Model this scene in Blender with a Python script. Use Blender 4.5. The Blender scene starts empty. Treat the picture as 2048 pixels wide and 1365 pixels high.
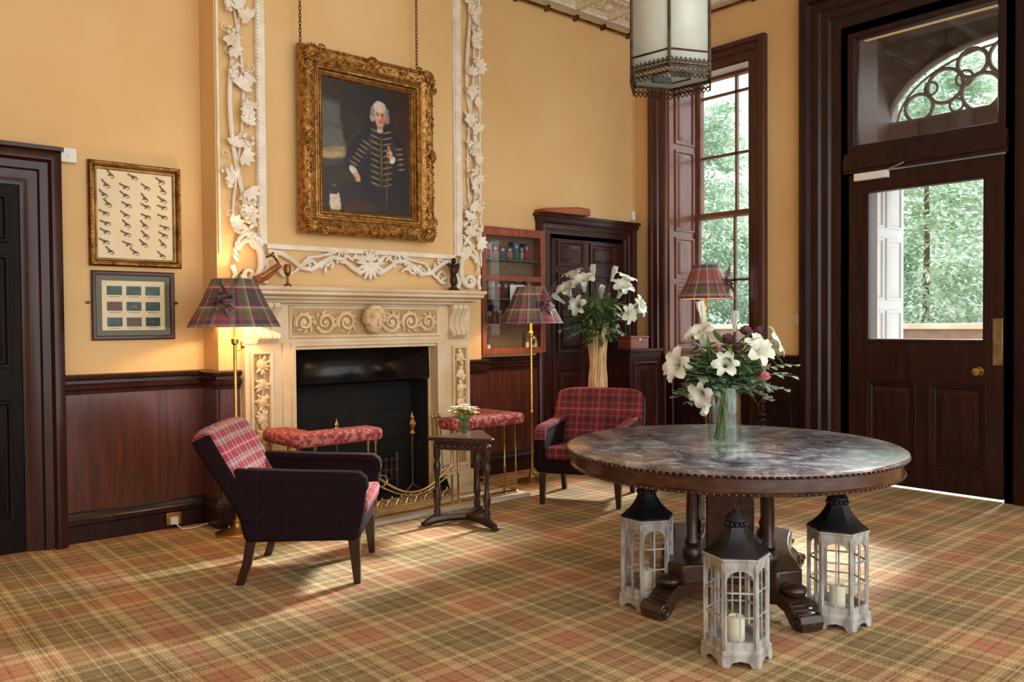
import bpy, bmesh, math, random
from mathutils import Matrix, Vector, noise
random.seed(7)
C = bpy.context.scene.collection
pi = math.pi

# ------------------------------------------------------------------ materials
def lin(c):
    return tuple(((v/255)/12.92 if v/255 <= .04045 else ((v/255+.055)/1.055)**2.4) for v in c)
def newmat(name):
    m = bpy.data.materials.new(name); m.use_nodes = True
    nt = m.node_tree
    return m, nt, nt.nodes["Principled BSDF"]
def sock(n, *names):
    for s in names:
        if s in n.inputs: return n.inputs[s]
def mat(name, c, rough=.5, metal=0., c2=None, scale=8., stretch=(1,1,1), bump=0., bscale=None, detail=4., coat=0., emit=None, estr=0., trans=0., ramp=(.35,.65), transl=0., coord='Object', spec=None):
    m, nt, b = newmat(name)
    b.inputs['Base Color'].default_value = (*lin(c), 1)
    b.inputs['Roughness'].default_value = rough
    b.inputs['Metallic'].default_value = metal
    if spec is not None: sock(b,'Specular IOR Level').default_value = spec
    if coat: b.inputs['Coat Weight'].default_value = coat; b.inputs['Coat Roughness'].default_value = .12
    if trans: b.inputs['Transmission Weight'].default_value = trans
    if emit: b.inputs['Emission Color'].default_value = (*lin(emit), 1); b.inputs['Emission Strength'].default_value = estr
    tc = nt.nodes.new('ShaderNodeTexCoord'); mp = nt.nodes.new('ShaderNodeMapping')
    mp.inputs['Scale'].default_value = stretch
    nt.links.new(tc.outputs[coord], mp.inputs[0])
    r = None
    if c2:
        n = nt.nodes.new('ShaderNodeTexNoise'); n.inputs['Scale'].default_value = scale; n.inputs['Detail'].default_value = detail
        nt.links.new(mp.outputs[0], n.inputs['Vector'])
        r = nt.nodes.new('ShaderNodeValToRGB')
        r.color_ramp.elements[0].position = ramp[0]; r.color_ramp.elements[1].position = ramp[1]
        r.color_ramp.elements[0].color = (*lin(c), 1); r.color_ramp.elements[1].color = (*lin(c2), 1)
        nt.links.new(n.outputs['Fac'], r.inputs[0]); nt.links.new(r.outputs[0], b.inputs['Base Color'])
    if bump:
        n2 = nt.nodes.new('ShaderNodeTexNoise'); n2.inputs['Scale'].default_value = bscale or scale*3; n2.inputs['Detail'].default_value = 3
        nt.links.new(mp.outputs[0], n2.inputs['Vector'])
        bp = nt.nodes.new('ShaderNodeBump'); bp.inputs['Strength'].default_value = bump; bp.inputs['Distance'].default_value = .01
        nt.links.new(n2.outputs['Fac'], bp.inputs['Height']); nt.links.new(bp.outputs[0], b.inputs['Normal'])
    if transl:
        t = nt.nodes.new('ShaderNodeBsdfTranslucent'); t.inputs[0].default_value = (*lin(c), 1)
        if r: nt.links.new(r.outputs[0], t.inputs[0])
        ms = nt.nodes.new('ShaderNodeMixShader'); ms.inputs[0].default_value = transl
        nt.links.new(b.outputs[0], ms.inputs[1]); nt.links.new(t.outputs[0], ms.inputs[2]); nt.links.new(ms.outputs[0], nt.nodes['Material Output'].inputs[0])
    return m
def glassmat(name, tint=(255,255,255), gloss=.08, rough=.0, edge=.4):
    m = bpy.data.materials.new(name); m.use_nodes = True; nt = m.node_tree; nt.nodes.clear()
    t = nt.nodes.new('ShaderNodeBsdfTransparent'); t.inputs[0].default_value = (*lin(tint), 1)
    g = nt.nodes.new('ShaderNodeBsdfGlossy'); g.inputs['Roughness'].default_value = rough
    f = nt.nodes.new('ShaderNodeLayerWeight'); f.inputs[0].default_value = .25
    mm = nt.nodes.new('ShaderNodeMath'); mm.operation = 'MULTIPLY_ADD'; mm.inputs[1].default_value = edge; mm.inputs[2].default_value = gloss
    nt.links.new(f.outputs['Facing'], mm.inputs[0])
    mx = nt.nodes.new('ShaderNodeMixShader'); o = nt.nodes.new('ShaderNodeOutputMaterial')
    nt.links.new(mm.outputs[0], mx.inputs[0]); nt.links.new(t.outputs[0], mx.inputs[1]); nt.links.new(g.outputs[0], mx.inputs[2]); nt.links.new(mx.outputs[0], o.inputs[0])
    return m
def tartan(name, stripes, period, coord='UV', rough=.9, twill=.006, bump=.15, var=.12, transl=0., offs=(0,0), dark=1.0, soften=0., mean=(150,120,90), sat=1.0):
    m, nt, b = newmat(name)
    N, L = nt.nodes, nt.links
    stripes = [(q, tuple(v*(1-soften)+w*soften for v,w in zip(c,mean))) for q,c in stripes]
    b.inputs['Roughness'].default_value = rough
    s = sock(b, 'Specular IOR Level'); s.default_value = .15
    tc = N.new('ShaderNodeTexCoord'); sp = N.new('ShaderNodeSeparateXYZ'); L.new(tc.outputs[coord], sp.inputs[0])
    cols = []
    for i, ax in enumerate('XY'):
        a = N.new('ShaderNodeMath'); a.operation = 'MULTIPLY_ADD'; a.inputs[1].default_value = 1/period; a.inputs[2].default_value = 50+offs[i]
        L.new(sp.outputs[ax], a.inputs[0])
        p = N.new('ShaderNodeMath'); p.operation = 'PINGPONG'; p.inputs[1].default_value = .5; L.new(a.outputs[0], p.inputs[0])
        d = N.new('ShaderNodeMath'); d.operation = 'MULTIPLY'; d.inputs[1].default_value = 2; L.new(p.outputs[0], d.inputs[0])
        r = N.new('ShaderNodeValToRGB'); r.color_ramp.interpolation = 'CONSTANT'
        els = r.color_ramp.elements; st = stripes
        els[0].position = 0; els[0].color = (*lin(st[0][1]), 1)
        els[1].position = st[1][0]; els[1].color = (*lin(st[1][1]), 1)
        for q, c in st[2:]:
            e = els.new(q); e.color = (*lin(c), 1)
        L.new(d.outputs[0], r.inputs[0]); cols.append(r)
    ad = N.new('ShaderNodeMath'); ad.operation = 'ADD'; L.new(sp.outputs['X'], ad.inputs[0]); L.new(sp.outputs['Y'], ad.inputs[1])
    sc = N.new('ShaderNodeMath'); sc.operation = 'MULTIPLY'; sc.inputs[1].default_value = 1/twill; L.new(ad.outputs[0], sc.inputs[0])
    pp = N.new('ShaderNodeMath'); pp.operation = 'PINGPONG'; pp.inputs[1].default_value = 1; L.new(sc.outputs[0], pp.inputs[0])
    mr = N.new('ShaderNodeMapRange'); mr.inputs[1].default_value = .3; mr.inputs[2].default_value = .7; mr.inputs[3].default_value = .2; mr.inputs[4].default_value = .8
    L.new(pp.outputs[0], mr.inputs[0])
    mx = N.new('ShaderNodeMix'); mx.data_type = 'RGBA'
    L.new(mr.outputs[0], mx.inputs[0]); L.new(cols[0].outputs[0], mx.inputs[6]); L.new(cols[1].outputs[0], mx.inputs[7])
    n = N.new('ShaderNodeTexNoise'); n.inputs['Scale'].default_value = 3; n.inputs['Detail'].default_value = 6; L.new(tc.outputs[coord], n.inputs['Vector'])
    m2 = N.new('ShaderNodeMapRange'); m2.inputs[1].default_value = .3; m2.inputs[2].default_value = .7; m2.inputs[3].default_value = dark*(1-var); m2.inputs[4].default_value = dark*(1+var)
    L.new(n.outputs['Fac'], m2.inputs[0])
    h = N.new('ShaderNodeHueSaturation'); h.inputs['Saturation'].default_value = sat; L.new(m2.outputs[0], h.inputs['Value']); L.new(mx.outputs[2], h.inputs['Color'])
    L.new(h.outputs[0], b.inputs['Base Color'])
    if transl:
        t = N.new('ShaderNodeBsdfTranslucent'); L.new(h.outputs[0], t.inputs[0])
        ms = N.new('ShaderNodeMixShader'); ms.inputs[0].default_value = transl
        o = N['Material Output']; L.new(b.outputs[0], ms.inputs[1]); L.new(t.outputs[0], ms.inputs[2]); L.new(ms.outputs[0], o.inputs[0])
    bp = N.new('ShaderNodeBump'); bp.inputs['Strength'].default_value = bump; bp.inputs['Distance'].default_value = .003
    L.new(pp.outputs[0], bp.inputs['Height']); L.new(bp.outputs[0], b.inputs['Normal'])
    return m

M = {}
M['wall'] = mat('wall_paint', (231,194,138), .75, c2=(225,184,124), scale=1.2, bump=.05, bscale=40)
M['ceil'] = mat('ceiling_plaster', (240,232,216), .8, c2=(222,210,188), scale=20, bump=.4, bscale=14)
M['panel'] = mat('wainscot_wood', (94,44,27), .3, c2=(64,28,18), scale=5, stretch=(6,6,.6), bump=.05, bscale=40, coat=.3)
M['dark'] = mat('dark_varnished_wood', (66,30,21), .34, c2=(42,18,13), scale=4, stretch=(5,5,.5), bump=.05, bscale=30, coat=.12, spec=.35)
M['door'] = mat('ebonised_door_wood', (50,21,18), .34, c2=(32,13,12), scale=4, stretch=(5,5,.5), bump=.04, bscale=30, coat=.12, spec=.3)
M['doorl'] = mat('black_brown_door_wood', (26,12,10), .5, c2=(18,9,8), scale=4, stretch=(5,5,.5), spec=.12)
M['shut'] = mat('shutter_wood', (138,78,52), .35, c2=(104,56,38), scale=4, stretch=(5,5,.5), coat=.25)
M['frame'] = mat('window_frame_wood', (80,38,28), .35, c2=(54,25,19), scale=4, stretch=(5,5,.5), coat=.2)
M['sash'] = mat('sash_wood', (150,108,88), .4, c2=(122,84,68), scale=4)
M['cab'] = mat('reddish_cabinet_wood', (150,78,58), .4, c2=(120,60,44), scale=5, stretch=(5,5,.8), coat=.3)
M['marble'] = mat('cream_marble', (234,216,184), .38, c2=(214,188,148), scale=3, bump=.03, bscale=20, detail=6)
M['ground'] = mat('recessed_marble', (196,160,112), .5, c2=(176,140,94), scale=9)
M['relief'] = mat('carved_marble', (238,216,176), .45, c2=(212,178,130), scale=12, bump=.1, bscale=40)
M['plaster'] = mat('white_plaster', (246,238,226), .6, c2=(230,216,192), scale=9, bump=.15, bscale=50)
M['gold'] = mat('gilded_wood', (190,140,72), .36, .75, c2=(116,76,34), scale=26, bump=.5, bscale=70)
M['goldpl'] = mat('gilt_moulding', (204,160,90), .36, .7, c2=(144,102,52), scale=14, bump=.2, bscale=60)
M['blackm'] = mat('black_metal', (20,20,22), .22, .7, c2=(44,43,42), scale=4, bump=.2, bscale=7)
M['soot'] = mat('soot', (12,11,11), .9, c2=(24,21,19), scale=6, bump=.3)
M['brass'] = mat('brass', (205,174,112), .28, 1., c2=(176,140,84), scale=10)
M['brassold'] = mat('aged_brass', (150,112,60), .4, 1., c2=(100,72,38), scale=14)
M['bronze'] = mat('dark_bronze_trim', (104,84,62), .4, .8, c2=(66,52,40), scale=14)
M['chrome'] = mat('steel', (190,190,190), .3, 1.)
M['nickel'] = mat('worn_nickel_brass', (176,166,142), .35, 1., c2=(150,136,108), scale=14)
M['legw'] = mat('leg_wood', (44,20,16), .3, coat=.3)
M['oak'] = mat('carved_oak', (40,22,18), .35, c2=(60,34,24), scale=8, bump=.2, bscale=30, coat=.3)
M['orange'] = mat('orange_pine', (178,98,50), .5, c2=(140,70,34), scale=5, stretch=(1,8,8))
M['white'] = mat('white_plastic', (232,230,224), .4)
M['paper'] = mat('cream_paper', (240,222,184), .8, c2=(230,210,168), scale=4)
M['wpaper'] = mat('white_paper', (226,230,234), .8)
M['green'] = mat('grey_green_mount', (104,106,84), .8)
M['teal'] = mat('teal_picture', (50,104,92), .6, c2=(30,60,66), scale=25)
M['redp'] = mat('red_picture', (130,56,46), .6, c2=(40,70,60), scale=25)
M['greyp'] = mat('caption_grey', (150,140,120), .8)
M['flyb'] = mat('fly_feather', (72,52,38), .8, c2=(134,104,62), scale=80)
M['white_lily'] = mat('lily_petal', (244,244,236), .5, c2=(224,230,208), scale=10, transl=.2)
M['stamen'] = mat('stamen', (170,90,30), .7)
M['leaf'] = mat('green_leaf', (112,146,82), .5, c2=(74,110,58), scale=12, transl=.25)
M['euc'] = mat('eucalyptus_leaf', (152,174,146), .6, c2=(114,140,110), scale=12, transl=.15)
M['stem'] = mat('flower_stem', (104,136,70), .5, c2=(78,108,54), scale=20)
M['pink'] = mat('pink_bloom', (200,92,110), .6, c2=(224,156,150), scale=20)
M['mauve'] = mat('mauve_berries', (142,98,110), .7, c2=(104,64,78), scale=30)
M['yellow'] = mat('yellow_bloom', (232,196,60), .6)
M['lilac'] = mat('lilac_bloom', (200,180,214), .6)
M['drift'] = mat('driftwood', (224,194,152), .7, c2=(180,142,102), scale=9, stretch=(3,3,.6), bump=.3)
M['glass'] = glassmat('window_glass', gloss=.01)
M['pglass'] = glassmat('picture_glass', gloss=.005, edge=.10)
M['vglass'] = glassmat('vase_glass', (250,252,251), .03, edge=.3)
M['water'] = glassmat('vase_water', (244,248,244), .005, edge=.10)
M['milk'] = mat('milky_glass', (206,212,202), .35, c2=(196,202,190), scale=6, emit=(220,228,216), estr=.10)
M['lanw'] = mat('whitewashed_wood', (186,184,180), .75, c2=(136,130,124), scale=14, stretch=(2,2,.6), bump=.25, bscale=40)
M['lanroof'] = mat('black_tin', (26,27,32), .4, .5, c2=(42,42,47), scale=8)
M['wax'] = mat('candle_wax', (240,234,212), .5, emit=(240,228,190), estr=.04)
M['mesh'] = mat('beige_mesh', (128,106,80), .7, c2=(90,72,52), scale=90)
M['bulb'] = mat('lit_bulb', (255,220,160), .4, emit=(255,205,130), estr=12)
M['shadein'] = mat('shade_lining', (250,225,180), .8, emit=(255,205,130), estr=.25)
M['bark'] = mat('tree_bark', (120,106,90), .9, c2=(88,76,66), scale=9, bump=.5)
M['conif'] = mat('conifer_foliage', (204,220,202), .8, c2=(160,186,162), scale=2.5, transl=.45)
M['conif2'] = mat('green_foliage', (196,214,196), .8, c2=(150,178,154), scale=2, transl=.45)
M['hedge'] = mat('hedge_foliage', (228,236,230), .9, c2=(184,204,188), scale=5, detail=9, bump=1., bscale=9)
M['stone'] = mat('pale_stone', (206,194,176), .8, c2=(184,170,150), scale=3)
M['brick'] = mat('brown_wall', (134,112,98), .8, c2=(108,88,78), scale=5)
M['pave'] = mat('paving', (190,188,182), .8, c2=(170,168,160), scale=2)
M['greypaint'] = mat('pale_grey_paint', (196,202,208), .5)
M['greydark'] = mat('grey_brown_paint', (88,72,70), .5)
M['tracery'] = mat('grey_tracery_paint', (134,126,130), .5)
M['figure'] = mat('dark_figure_bronze', (60,40,26), .4, .7)
M['cable'] = mat('cable_white', (225,220,205), .5)
def tabletop():
    m, nt, b = newmat('burr_walnut_with_sheen'); N, L = nt.nodes, nt.links
    b.inputs['Coat Weight'].default_value = .8; b.inputs['Coat Roughness'].default_value = .2; b.inputs['Coat IOR'].default_value = 1.9
    tc = N.new('ShaderNodeTexCoord'); n = N.new('ShaderNodeTexNoise'); n.inputs['Scale'].default_value = 8; n.inputs['Detail'].default_value = 14; n.inputs['Distortion'].default_value = .6; n.inputs['Roughness'].default_value = .74
    L.new(tc.outputs['Object'], n.inputs['Vector'])
    r = N.new('ShaderNodeValToRGB'); e = r.color_ramp.elements
    e[0].position = .4; e[0].color = (*lin((56,56,68)), 1); e[1].position = .62; e[1].color = (*lin((186,196,216)), 1)  # burr mottling; the cool blue-grey is reflected daylight put into the base colour
    k = e.new(.5); k.color = (*lin((108,108,124)), 1)
    L.new(n.outputs['Fac'], r.inputs[0])
    g = N.new('ShaderNodeTexGradient'); g.gradient_type = 'SPHERICAL'
    mp = N.new('ShaderNodeMapping'); mp.inputs['Scale'].default_value = (1,1,0); L.new(tc.outputs['Object'], mp.inputs[0]); L.new(mp.outputs[0], g.inputs[0])
    r2 = N.new('ShaderNodeValToRGB'); f = r2.color_ramp.elements; r2.color_ramp.interpolation = 'CONSTANT'
    f[0].position = 0; f[0].color = (.9,.76,.66,1); f[1].position = .22; f[1].color = (1.5,1.4,1.25,1)
    k = f.new(.232); k.color = (.95,.88,.84,1); k = f.new(.28); k.color = (1.4,1.32,1.2,1); k = f.new(.288); k.color = (1,1,1,1)
    L.new(g.outputs['Fac'], r2.inputs[0])
    mx = N.new('ShaderNodeMix'); mx.data_type = 'RGBA'; mx.blend_type = 'MULTIPLY'; mx.inputs[0].default_value = 1
    L.new(r.outputs[0], mx.inputs[6]); L.new(r2.outputs[0], mx.inputs[7]); L.new(mx.outputs[2], b.inputs['Base Color'])
    rr = N.new('ShaderNodeMapRange'); rr.inputs[1].default_value = .3; rr.inputs[2].default_value = .7; rr.inputs[3].default_value = .22; rr.inputs[4].default_value = .5
    L.new(n.outputs['Fac'], rr.inputs[0]); L.new(rr.outputs[0], b.inputs['Roughness'])
    return m
M['ttop'] = tabletop()
M['rose'] = mat('figured_rosewood', (46,24,20), .28, c2=(84,48,34), scale=14, stretch=(1,1,3), coat=.3)

RUST=(188,130,94); OLV=(140,124,84); CRM=(228,204,154); TAN=(198,162,114); BRN=(104,76,52); CRI=(160,64,66); SAGE=(166,148,106); DUN=(168,132,92)
M['carpet'] = tartan('tartan_carpet', [(0,CRI),(.018,RUST),(.10,DUN),(.13,RUST),(.2,BRN),(.22,RUST),(.26,CRM),(.285,TAN),(.31,CRM),(.335,TAN),(.36,CRM),(.38,SAGE),(.43,BRN),(.455,TAN),(.49,BRN),(.515,SAGE),(.56,CRM),(.58,TAN),(.6,CRM),(.625,OLV),(.67,BRN),(.69,OLV),(.79,DUN),(.82,OLV),(.88,CRM),(.9,OLV),(.98,BRN)],
    .64, coord='Object', twill=.011, bump=.35, var=.16, soften=.14, mean=(170,138,98), dark=.98, sat=.95, rough=.8)
RED=(158,46,64); MAR=(116,36,52); GRY=(162,146,142); TAU=(140,108,102); PIN=(210,140,144); NVY=(62,48,66)
M['tart'] = tartan('red_tartan_wool', [(0,PIN),(.05,RED),(.22,NVY),(.26,RED),(.4,MAR),(.46,GRY),(.54,TAU),(.62,PIN),(.65,GRY),(.78,TAU),(.86,NVY),(.9,RED)], .18, twill=.004)
M['tartd'] = tartan('dark_tartan_wool', [(0,(46,22,28)),(.3,(32,17,23)),(.36,(42,20,27)),(.6,(33,21,25)),(.9,(52,26,32))], .15, twill=.004, dark=.5)
M['tartr'] = tartan('plum_red_tartan_wool', [(0,(158,92,80)),(.08,(118,42,50)),(.36,(70,34,42)),(.44,(120,48,54)),(.58,(114,96,70)),(.66,(98,38,46)),(.9,(60,34,42))], .17, twill=.004)
M['shade'] = tartan('lampshade_tartan', [(0,(178,62,70)),(.18,(150,140,128)),(.3,(88,62,96)),(.4,(156,60,68)),(.5,(98,112,82)),(.62,(134,122,84)),(.7,(206,178,156)),(.76,(116,60,84)),(.9,(78,96,84))], .5, twill=.004, transl=.12, offs=(.2,.33), sat=.85)
M['paisley'] = mat('red_paisley_fabric', (138,40,48), .85, c2=(182,112,100), scale=34, detail=8, ramp=(.48,.56), bump=.2)

# ------------------------------------------------------------------ mesh builder
I4 = Matrix.Identity(4)
def T(x,y,z): return Matrix.Translation((x,y,z))
def RZ(a): return Matrix.Rotation(a,4,'Z')
def RX(a): return Matrix.Rotation(a,4,'X')
def RY(a): return Matrix.Rotation(a,4,'Y')
def SC(x,y,z): return Matrix.Diagonal((x,y,z,1))
WY = Matrix(((1,0,0,0),(0,0,-1,0),(0,1,0,0),(0,0,0,1)))   # wall facing -Y : (u,v,w)->(x,-w,z)
WX = Matrix(((0,0,-1,0),(-1,0,0,0),(0,1,0,0),(0,0,0,1)))  # wall facing -X : (u,v,w)->(-w, -u, v)
XYZ2 = Matrix(((1,0,0,0),(0,0,1,0),(0,1,0,0),(0,0,0,1)))
class MB:
    def __init__(s): s.v=[]; s.f=[]; s.m=[]; s.mats=[]
    def mi(s, mt):
        mt = M[mt] if isinstance(mt,str) else mt
        if mt not in s.mats: s.mats.append(mt)
        return s.mats.index(mt)
    def add(s, vs, fs, mt, X=I4):
        o=len(s.v); s.v += [X@Vector(p) for p in vs]; k=s.mi(mt)
        for f in fs: s.f.append([o+i for i in f]); s.m.append(k)
    def hexa(s, p, mt, X=I4):
        s.add(p,[(0,3,2,1),(4,5,6,7),(0,1,5,4),(1,2,6,5),(2,3,7,6),(3,0,4,7)],mt,X)
    def box(s,x0,y0,z0,x1,y1,z1,mt,X=I4):
        s.hexa([(x0,y0,z0),(x1,y0,z0),(x1,y1,z0),(x0,y1,z0),(x0,y0,z1),(x1,y0,z1),(x1,y1,z1),(x0,y1,z1)],mt,X)
    def prism(s,poly,z0,z1,mt,X=I4):
        n=len(poly)
        s.add([(x,y,z0) for x,y in poly]+[(x,y,z1) for x,y in poly],[tuple(range(n-1,-1,-1)),tuple(range(n,2*n))]+[(i,(i+1)%n,n+(i+1)%n,n+i) for i in range(n)],mt,X)
    def lathe(s,prof,mt,n=24,X=I4,cap=True,a0=0.):
        vs=[];fs=[]
        for r,z in prof:
            for i in range(n):
                a=a0+2*pi*i/n; vs.append((r*math.cos(a),r*math.sin(a),z))
        for j in range(len(prof)-1):
            for i in range(n):
                k=(i+1)%n; fs.append((j*n+i,j*n+k,(j+1)*n+k,(j+1)*n+i))
        if cap:
            if prof[0][0]>1e-4: fs.append(tuple(range(n-1,-1,-1)))
            if prof[-1][0]>1e-4: fs.append(tuple((len(prof)-1)*n+i for i in range(n)))
        s.add(vs,fs,mt,X)
    def ell(s,c,r,mt,X=I4,n=12,m=8,R=I4):
        vs=[(0,0,-1)];fs=[]
        for j in range(1,m):
            t=-pi/2+pi*j/m
            for i in range(n):
                a=2*pi*i/n; vs.append((math.cos(t)*math.cos(a),math.cos(t)*math.sin(a),math.sin(t)))
        vs.append((0,0,1))
        for i in range(n): fs.append((0,1+(i+1)%n,1+i))
        for j in range(m-2):
            for i in range(n):
                a=1+j*n+i;b=1+j*n+(i+1)%n; fs.append((a,b,b+n,a+n))
        t=len(vs)-1
        for i in range(n): fs.append((t,t-n+i,t-n+(i+1)%n))
        s.add(vs,fs,mt,X@T(*c)@R@SC(*r))
    def tube(s,pts,r,mt,n=8,X=I4,closed=False,flat=1.0):
        P=[Vector(p) for p in pts]; N=len(P)
        if N<2: return
        rr=r if isinstance(r,(list,tuple)) else [r]*N
        vs=[];fs=[];prev=None
        for i in range(N):
            if closed: d=P[(i+1)%N]-P[i-1]
            else: d=P[min(i+1,N-1)]-P[max(i-1,0)]
            if d.length<1e-9: d=Vector((0,0,1))
            d.normalize()
            if prev is None:
                up=Vector((0,0,1)) if abs(d.z)<.9 else Vector((1,0,0)); a=d.cross(up).normalized()
            else:
                a=prev-d*prev.dot(d)
                a = a.normalized() if a.length>1e-6 else d.orthogonal().normalized()
            prev=a; b=d.cross(a)
            for k in range(n):
                t=2*pi*k/n; vs.append(P[i]+(a*math.cos(t)+b*math.sin(t)*flat)*rr[i])
        M_=N if closed else N-1
        for i in range(M_):
            j=(i+1)%N
            for k in range(n):
                q=(k+1)%n; fs.append((i*n+k,i*n+q,j*n+q,j*n+k))
        if not closed: fs.append(tuple(range(n-1,-1,-1))); fs.append(tuple((N-1)*n+k for k in range(n)))
        s.add(vs,fs,mt,X)
    def frame(s,u0,v0,u1,v1,prof,mt,X=I4,open_bottom=False):
        loops=[]
        for d,w in prof:
            if open_bottom: loops.append([(u0+d,v0,w),(u0+d,v1-d,w),(u1-d,v1-d,w),(u1-d,v0,w)])
            else: loops.append([(u0+d,v0+d,w),(u0+d,v1-d,w),(u1-d,v1-d,w),(u1-d,v0+d,w)])
        vs=[p for l in loops for p in l]; fs=[]; K=3 if open_bottom else 4
        for j in range(len(loops)-1):
            for i in range(K):
                k=(i+1)%4; fs.append((j*4+i,j*4+k,(j+1)*4+k,(j+1)*4+i))
        s.add(vs,fs,mt,X)
    def sweep(s,path,prof,mt,ends=True):
        P=[Vector((x,y)) for x,y in path]; n=len(P); cols=[]
        for i in range(n):
            ns=[]
            if i>0: d=(P[i]-P[i-1]).normalized(); ns.append(Vector((d.y,-d.x)))
            if i<n-1: d=(P[i+1]-P[i]).normalized(); ns.append(Vector((d.y,-d.x)))
            if len(ns)==2:
                b=(ns[0]+ns[1]); b=b/ (b.length_squared/2) if b.length>1e-6 else ns[0]
            else: b=ns[0]
            cols.append([(P[i].x+b.x*o,P[i].y+b.y*o,z) for o,z in prof])
        k=len(prof); vs=[p for c in cols for p in c]; fs=[]
        for i in range(n-1):
            for j in range(k-1): fs.append((i*k+j,i*k+j+1,(i+1)*k+j+1,(i+1)*k+j))
        if ends: fs.append(tuple(range(k))); fs.append(tuple((n-1)*k+j for j in range(k-1,-1,-1)))
        s.add(vs,fs,mt)
    def leaf(s,p,d,L,w,mt,up=(0,0,1),droop=.3,fold=.15,X=I4,seg=4):
        d=Vector(d).normalized(); u=Vector(up); sd=d.cross(u)
        if sd.length<1e-3: sd=d.orthogonal()
        sd.normalize(); nn=sd.cross(d).normalized(); p=Vector(p); vs=[];fs=[]
        for i in range(seg+1):
            t=i/seg; ww=w*math.sin(pi*min(1,max(0.03,t*.94+.04)))**.8
            c=p+d*L*t-nn*(droop*L*t*t)
            vs += [c+sd*ww+nn*fold*ww, c, c-sd*ww+nn*fold*ww]
        for i in range(seg):
            a=i*3; fs += [(a,a+1,a+4,a+3),(a+1,a+2,a+5,a+4)]
        s.add(vs,fs,mt,X)
def fin(name, mb, parent=None, label=None, bevel=0., seg=2, uv='box', origin=None, thick=0.):
    me=bpy.data.meshes.new(name); vs=mb.v
    if origin is not None: o=Vector(origin); vs=[v-o for v in vs]
    me.from_pydata([tuple(v) for v in vs],[],mb.f)
    for mt in mb.mats: me.materials.append(mt)
    for p,k in zip(me.polygons,mb.m): p.material_index=k; p.use_smooth=True
    bm=bmesh.new(); bm.from_mesh(me); bmesh.ops.recalc_face_normals(bm,faces=bm.faces)
    lay=bm.loops.layers.uv.new('UVMap')
    for f in bm.faces:
        n=f.normal; ax=max(range(3),key=lambda i:abs(n[i]))
        if uv=='back' and ax!=1: ax=0
        ang0=None
        for l in f.loops:
            c=l.vert.co
            if uv=='cyl':
                a=math.atan2(c.y,c.x)
                if ang0 is None: ang0=a
                while a-ang0>pi: a-=2*pi
                while a-ang0<-pi: a+=2*pi
                l[lay].uv=(a*.27,c.z)
            elif ax==0: l[lay].uv=(c.y,c.z)
            elif ax==1: l[lay].uv=(c.x,c.z)
            else: l[lay].uv=(c.x,c.y)
    bm.to_mesh(me); bm.free()
    me.set_sharp_from_angle(angle=math.radians(38))
    ob=bpy.data.objects.new(name,me); C.objects.link(ob)
    if parent is not None: ob.parent=parent
    if label: ob['label']=label
    if thick:
        md=ob.modifiers.new('solid','SOLIDIFY'); md.thickness=thick; md.offset=0
    if bevel:
        md=ob.modifiers.new('bevel','BEVEL'); md.width=bevel; md.segments=seg; md.limit_method='ANGLE'; md.angle_limit=math.radians(40)
    return ob
def thing(name,label,cat,loc=(0,0,0),rz=0.,group=None):
    e=bpy.data.objects.new(name,None); e.empty_display_size=.1; e.location=loc; e.rotation_euler=(0,0,rz)
    C.objects.link(e); e['label']=label; e['category']=cat
    if group: e['group']=group
    return e
def tag(ob,label,cat,group=None):
    ob['label']=label; ob['category']=cat
    if group: ob['group']=group
    return ob
def struct(name,mb,bevel=0.,seg=2,**k):
    ob=fin(name,mb,bevel=bevel,seg=seg,**k); ob['kind']='structure'; return ob
def clone(root, loc, rz=None):
    n=root.copy(); C.objects.link(n); n.location=loc
    if rz is not None: n.rotation_euler=(0,0,rz)
    def rec(a,b):
        for ch in a.children:
            c=ch.copy(); C.objects.link(c); c.parent=b; c.matrix_parent_inverse=ch.matrix_parent_inverse.copy(); rec(ch,c)
    rec(root,n); return n
def arc(cx,cy,r,a0,a1,n=16,ry=None):
    ry=ry or r
    return [(cx+r*math.cos(a0+(a1-a0)*i/n),cy+ry*math.sin(a0+(a1-a0)*i/n)) for i in range(n+1)]
def spiral(cx,cy,r0,r1,a0,turns,n=26):
    return [(cx+(r0+(r1-r0)*i/n)*math.cos(a0+2*pi*turns*i/n),cy+(r0+(r1-r0)*i/n)*math.sin(a0+2*pi*turns*i/n)) for i in range(n+1)]
def w3(pts,w=0.): return [(x,y,w) for x,y in pts]

# ------------------------------------------------------------------ room
YW,XW,YB=5.87,6.94,5.606
XB0,XB1=2.216,4.55
ZC=4.54
mb=MB(); mb.box(-2.5,-2.5,-.1,XW+.05,YW+.3,0,'carpet'); struct('floor',mb)
mb=MB(); mb.box(-2.5,-2.5,ZC,XW+.6,YW+.3,ZC+.1,'ceil')
st_=.46
for i in range(8):
    for j in range(5):
        x=XW-.10-st_*(i+1); y=YW-.10-st_*(j+1)
        CX=T(0,0,ZC)@SC(1,1,-1)
        mb.frame(x,y,x+st_-.02,y+st_-.02,[(0,0),(.0,.045),(.03,.05),(.05,.02),(.07,.03),(.085,.012),(.10,.012),(.10,0)],'ceil',CX)
        mb.ell((x+st_/2,y+st_/2,ZC),(.07,.07,.05),'ceil',n=10,m=6)
        for k in range(8):
            a=k*pi/4; mb.ell((x+st_/2-.01+.09*math.cos(a),y+st_/2-.01+.09*math.sin(a),ZC),(.035,.022,.03),'ceil',n=8,m=4,R=RZ(a))
        for k in range(6):
            mb.ell((x+.02+k*.075,y+.015,ZC-.05),(.02,.014,.014),'ceil',n=6,m=4); mb.ell((x+.015,y+.02+k*.075,ZC-.05),(.014,.02,.014),'ceil',n=6,m=4)
struct('ceiling',mb)
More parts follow.
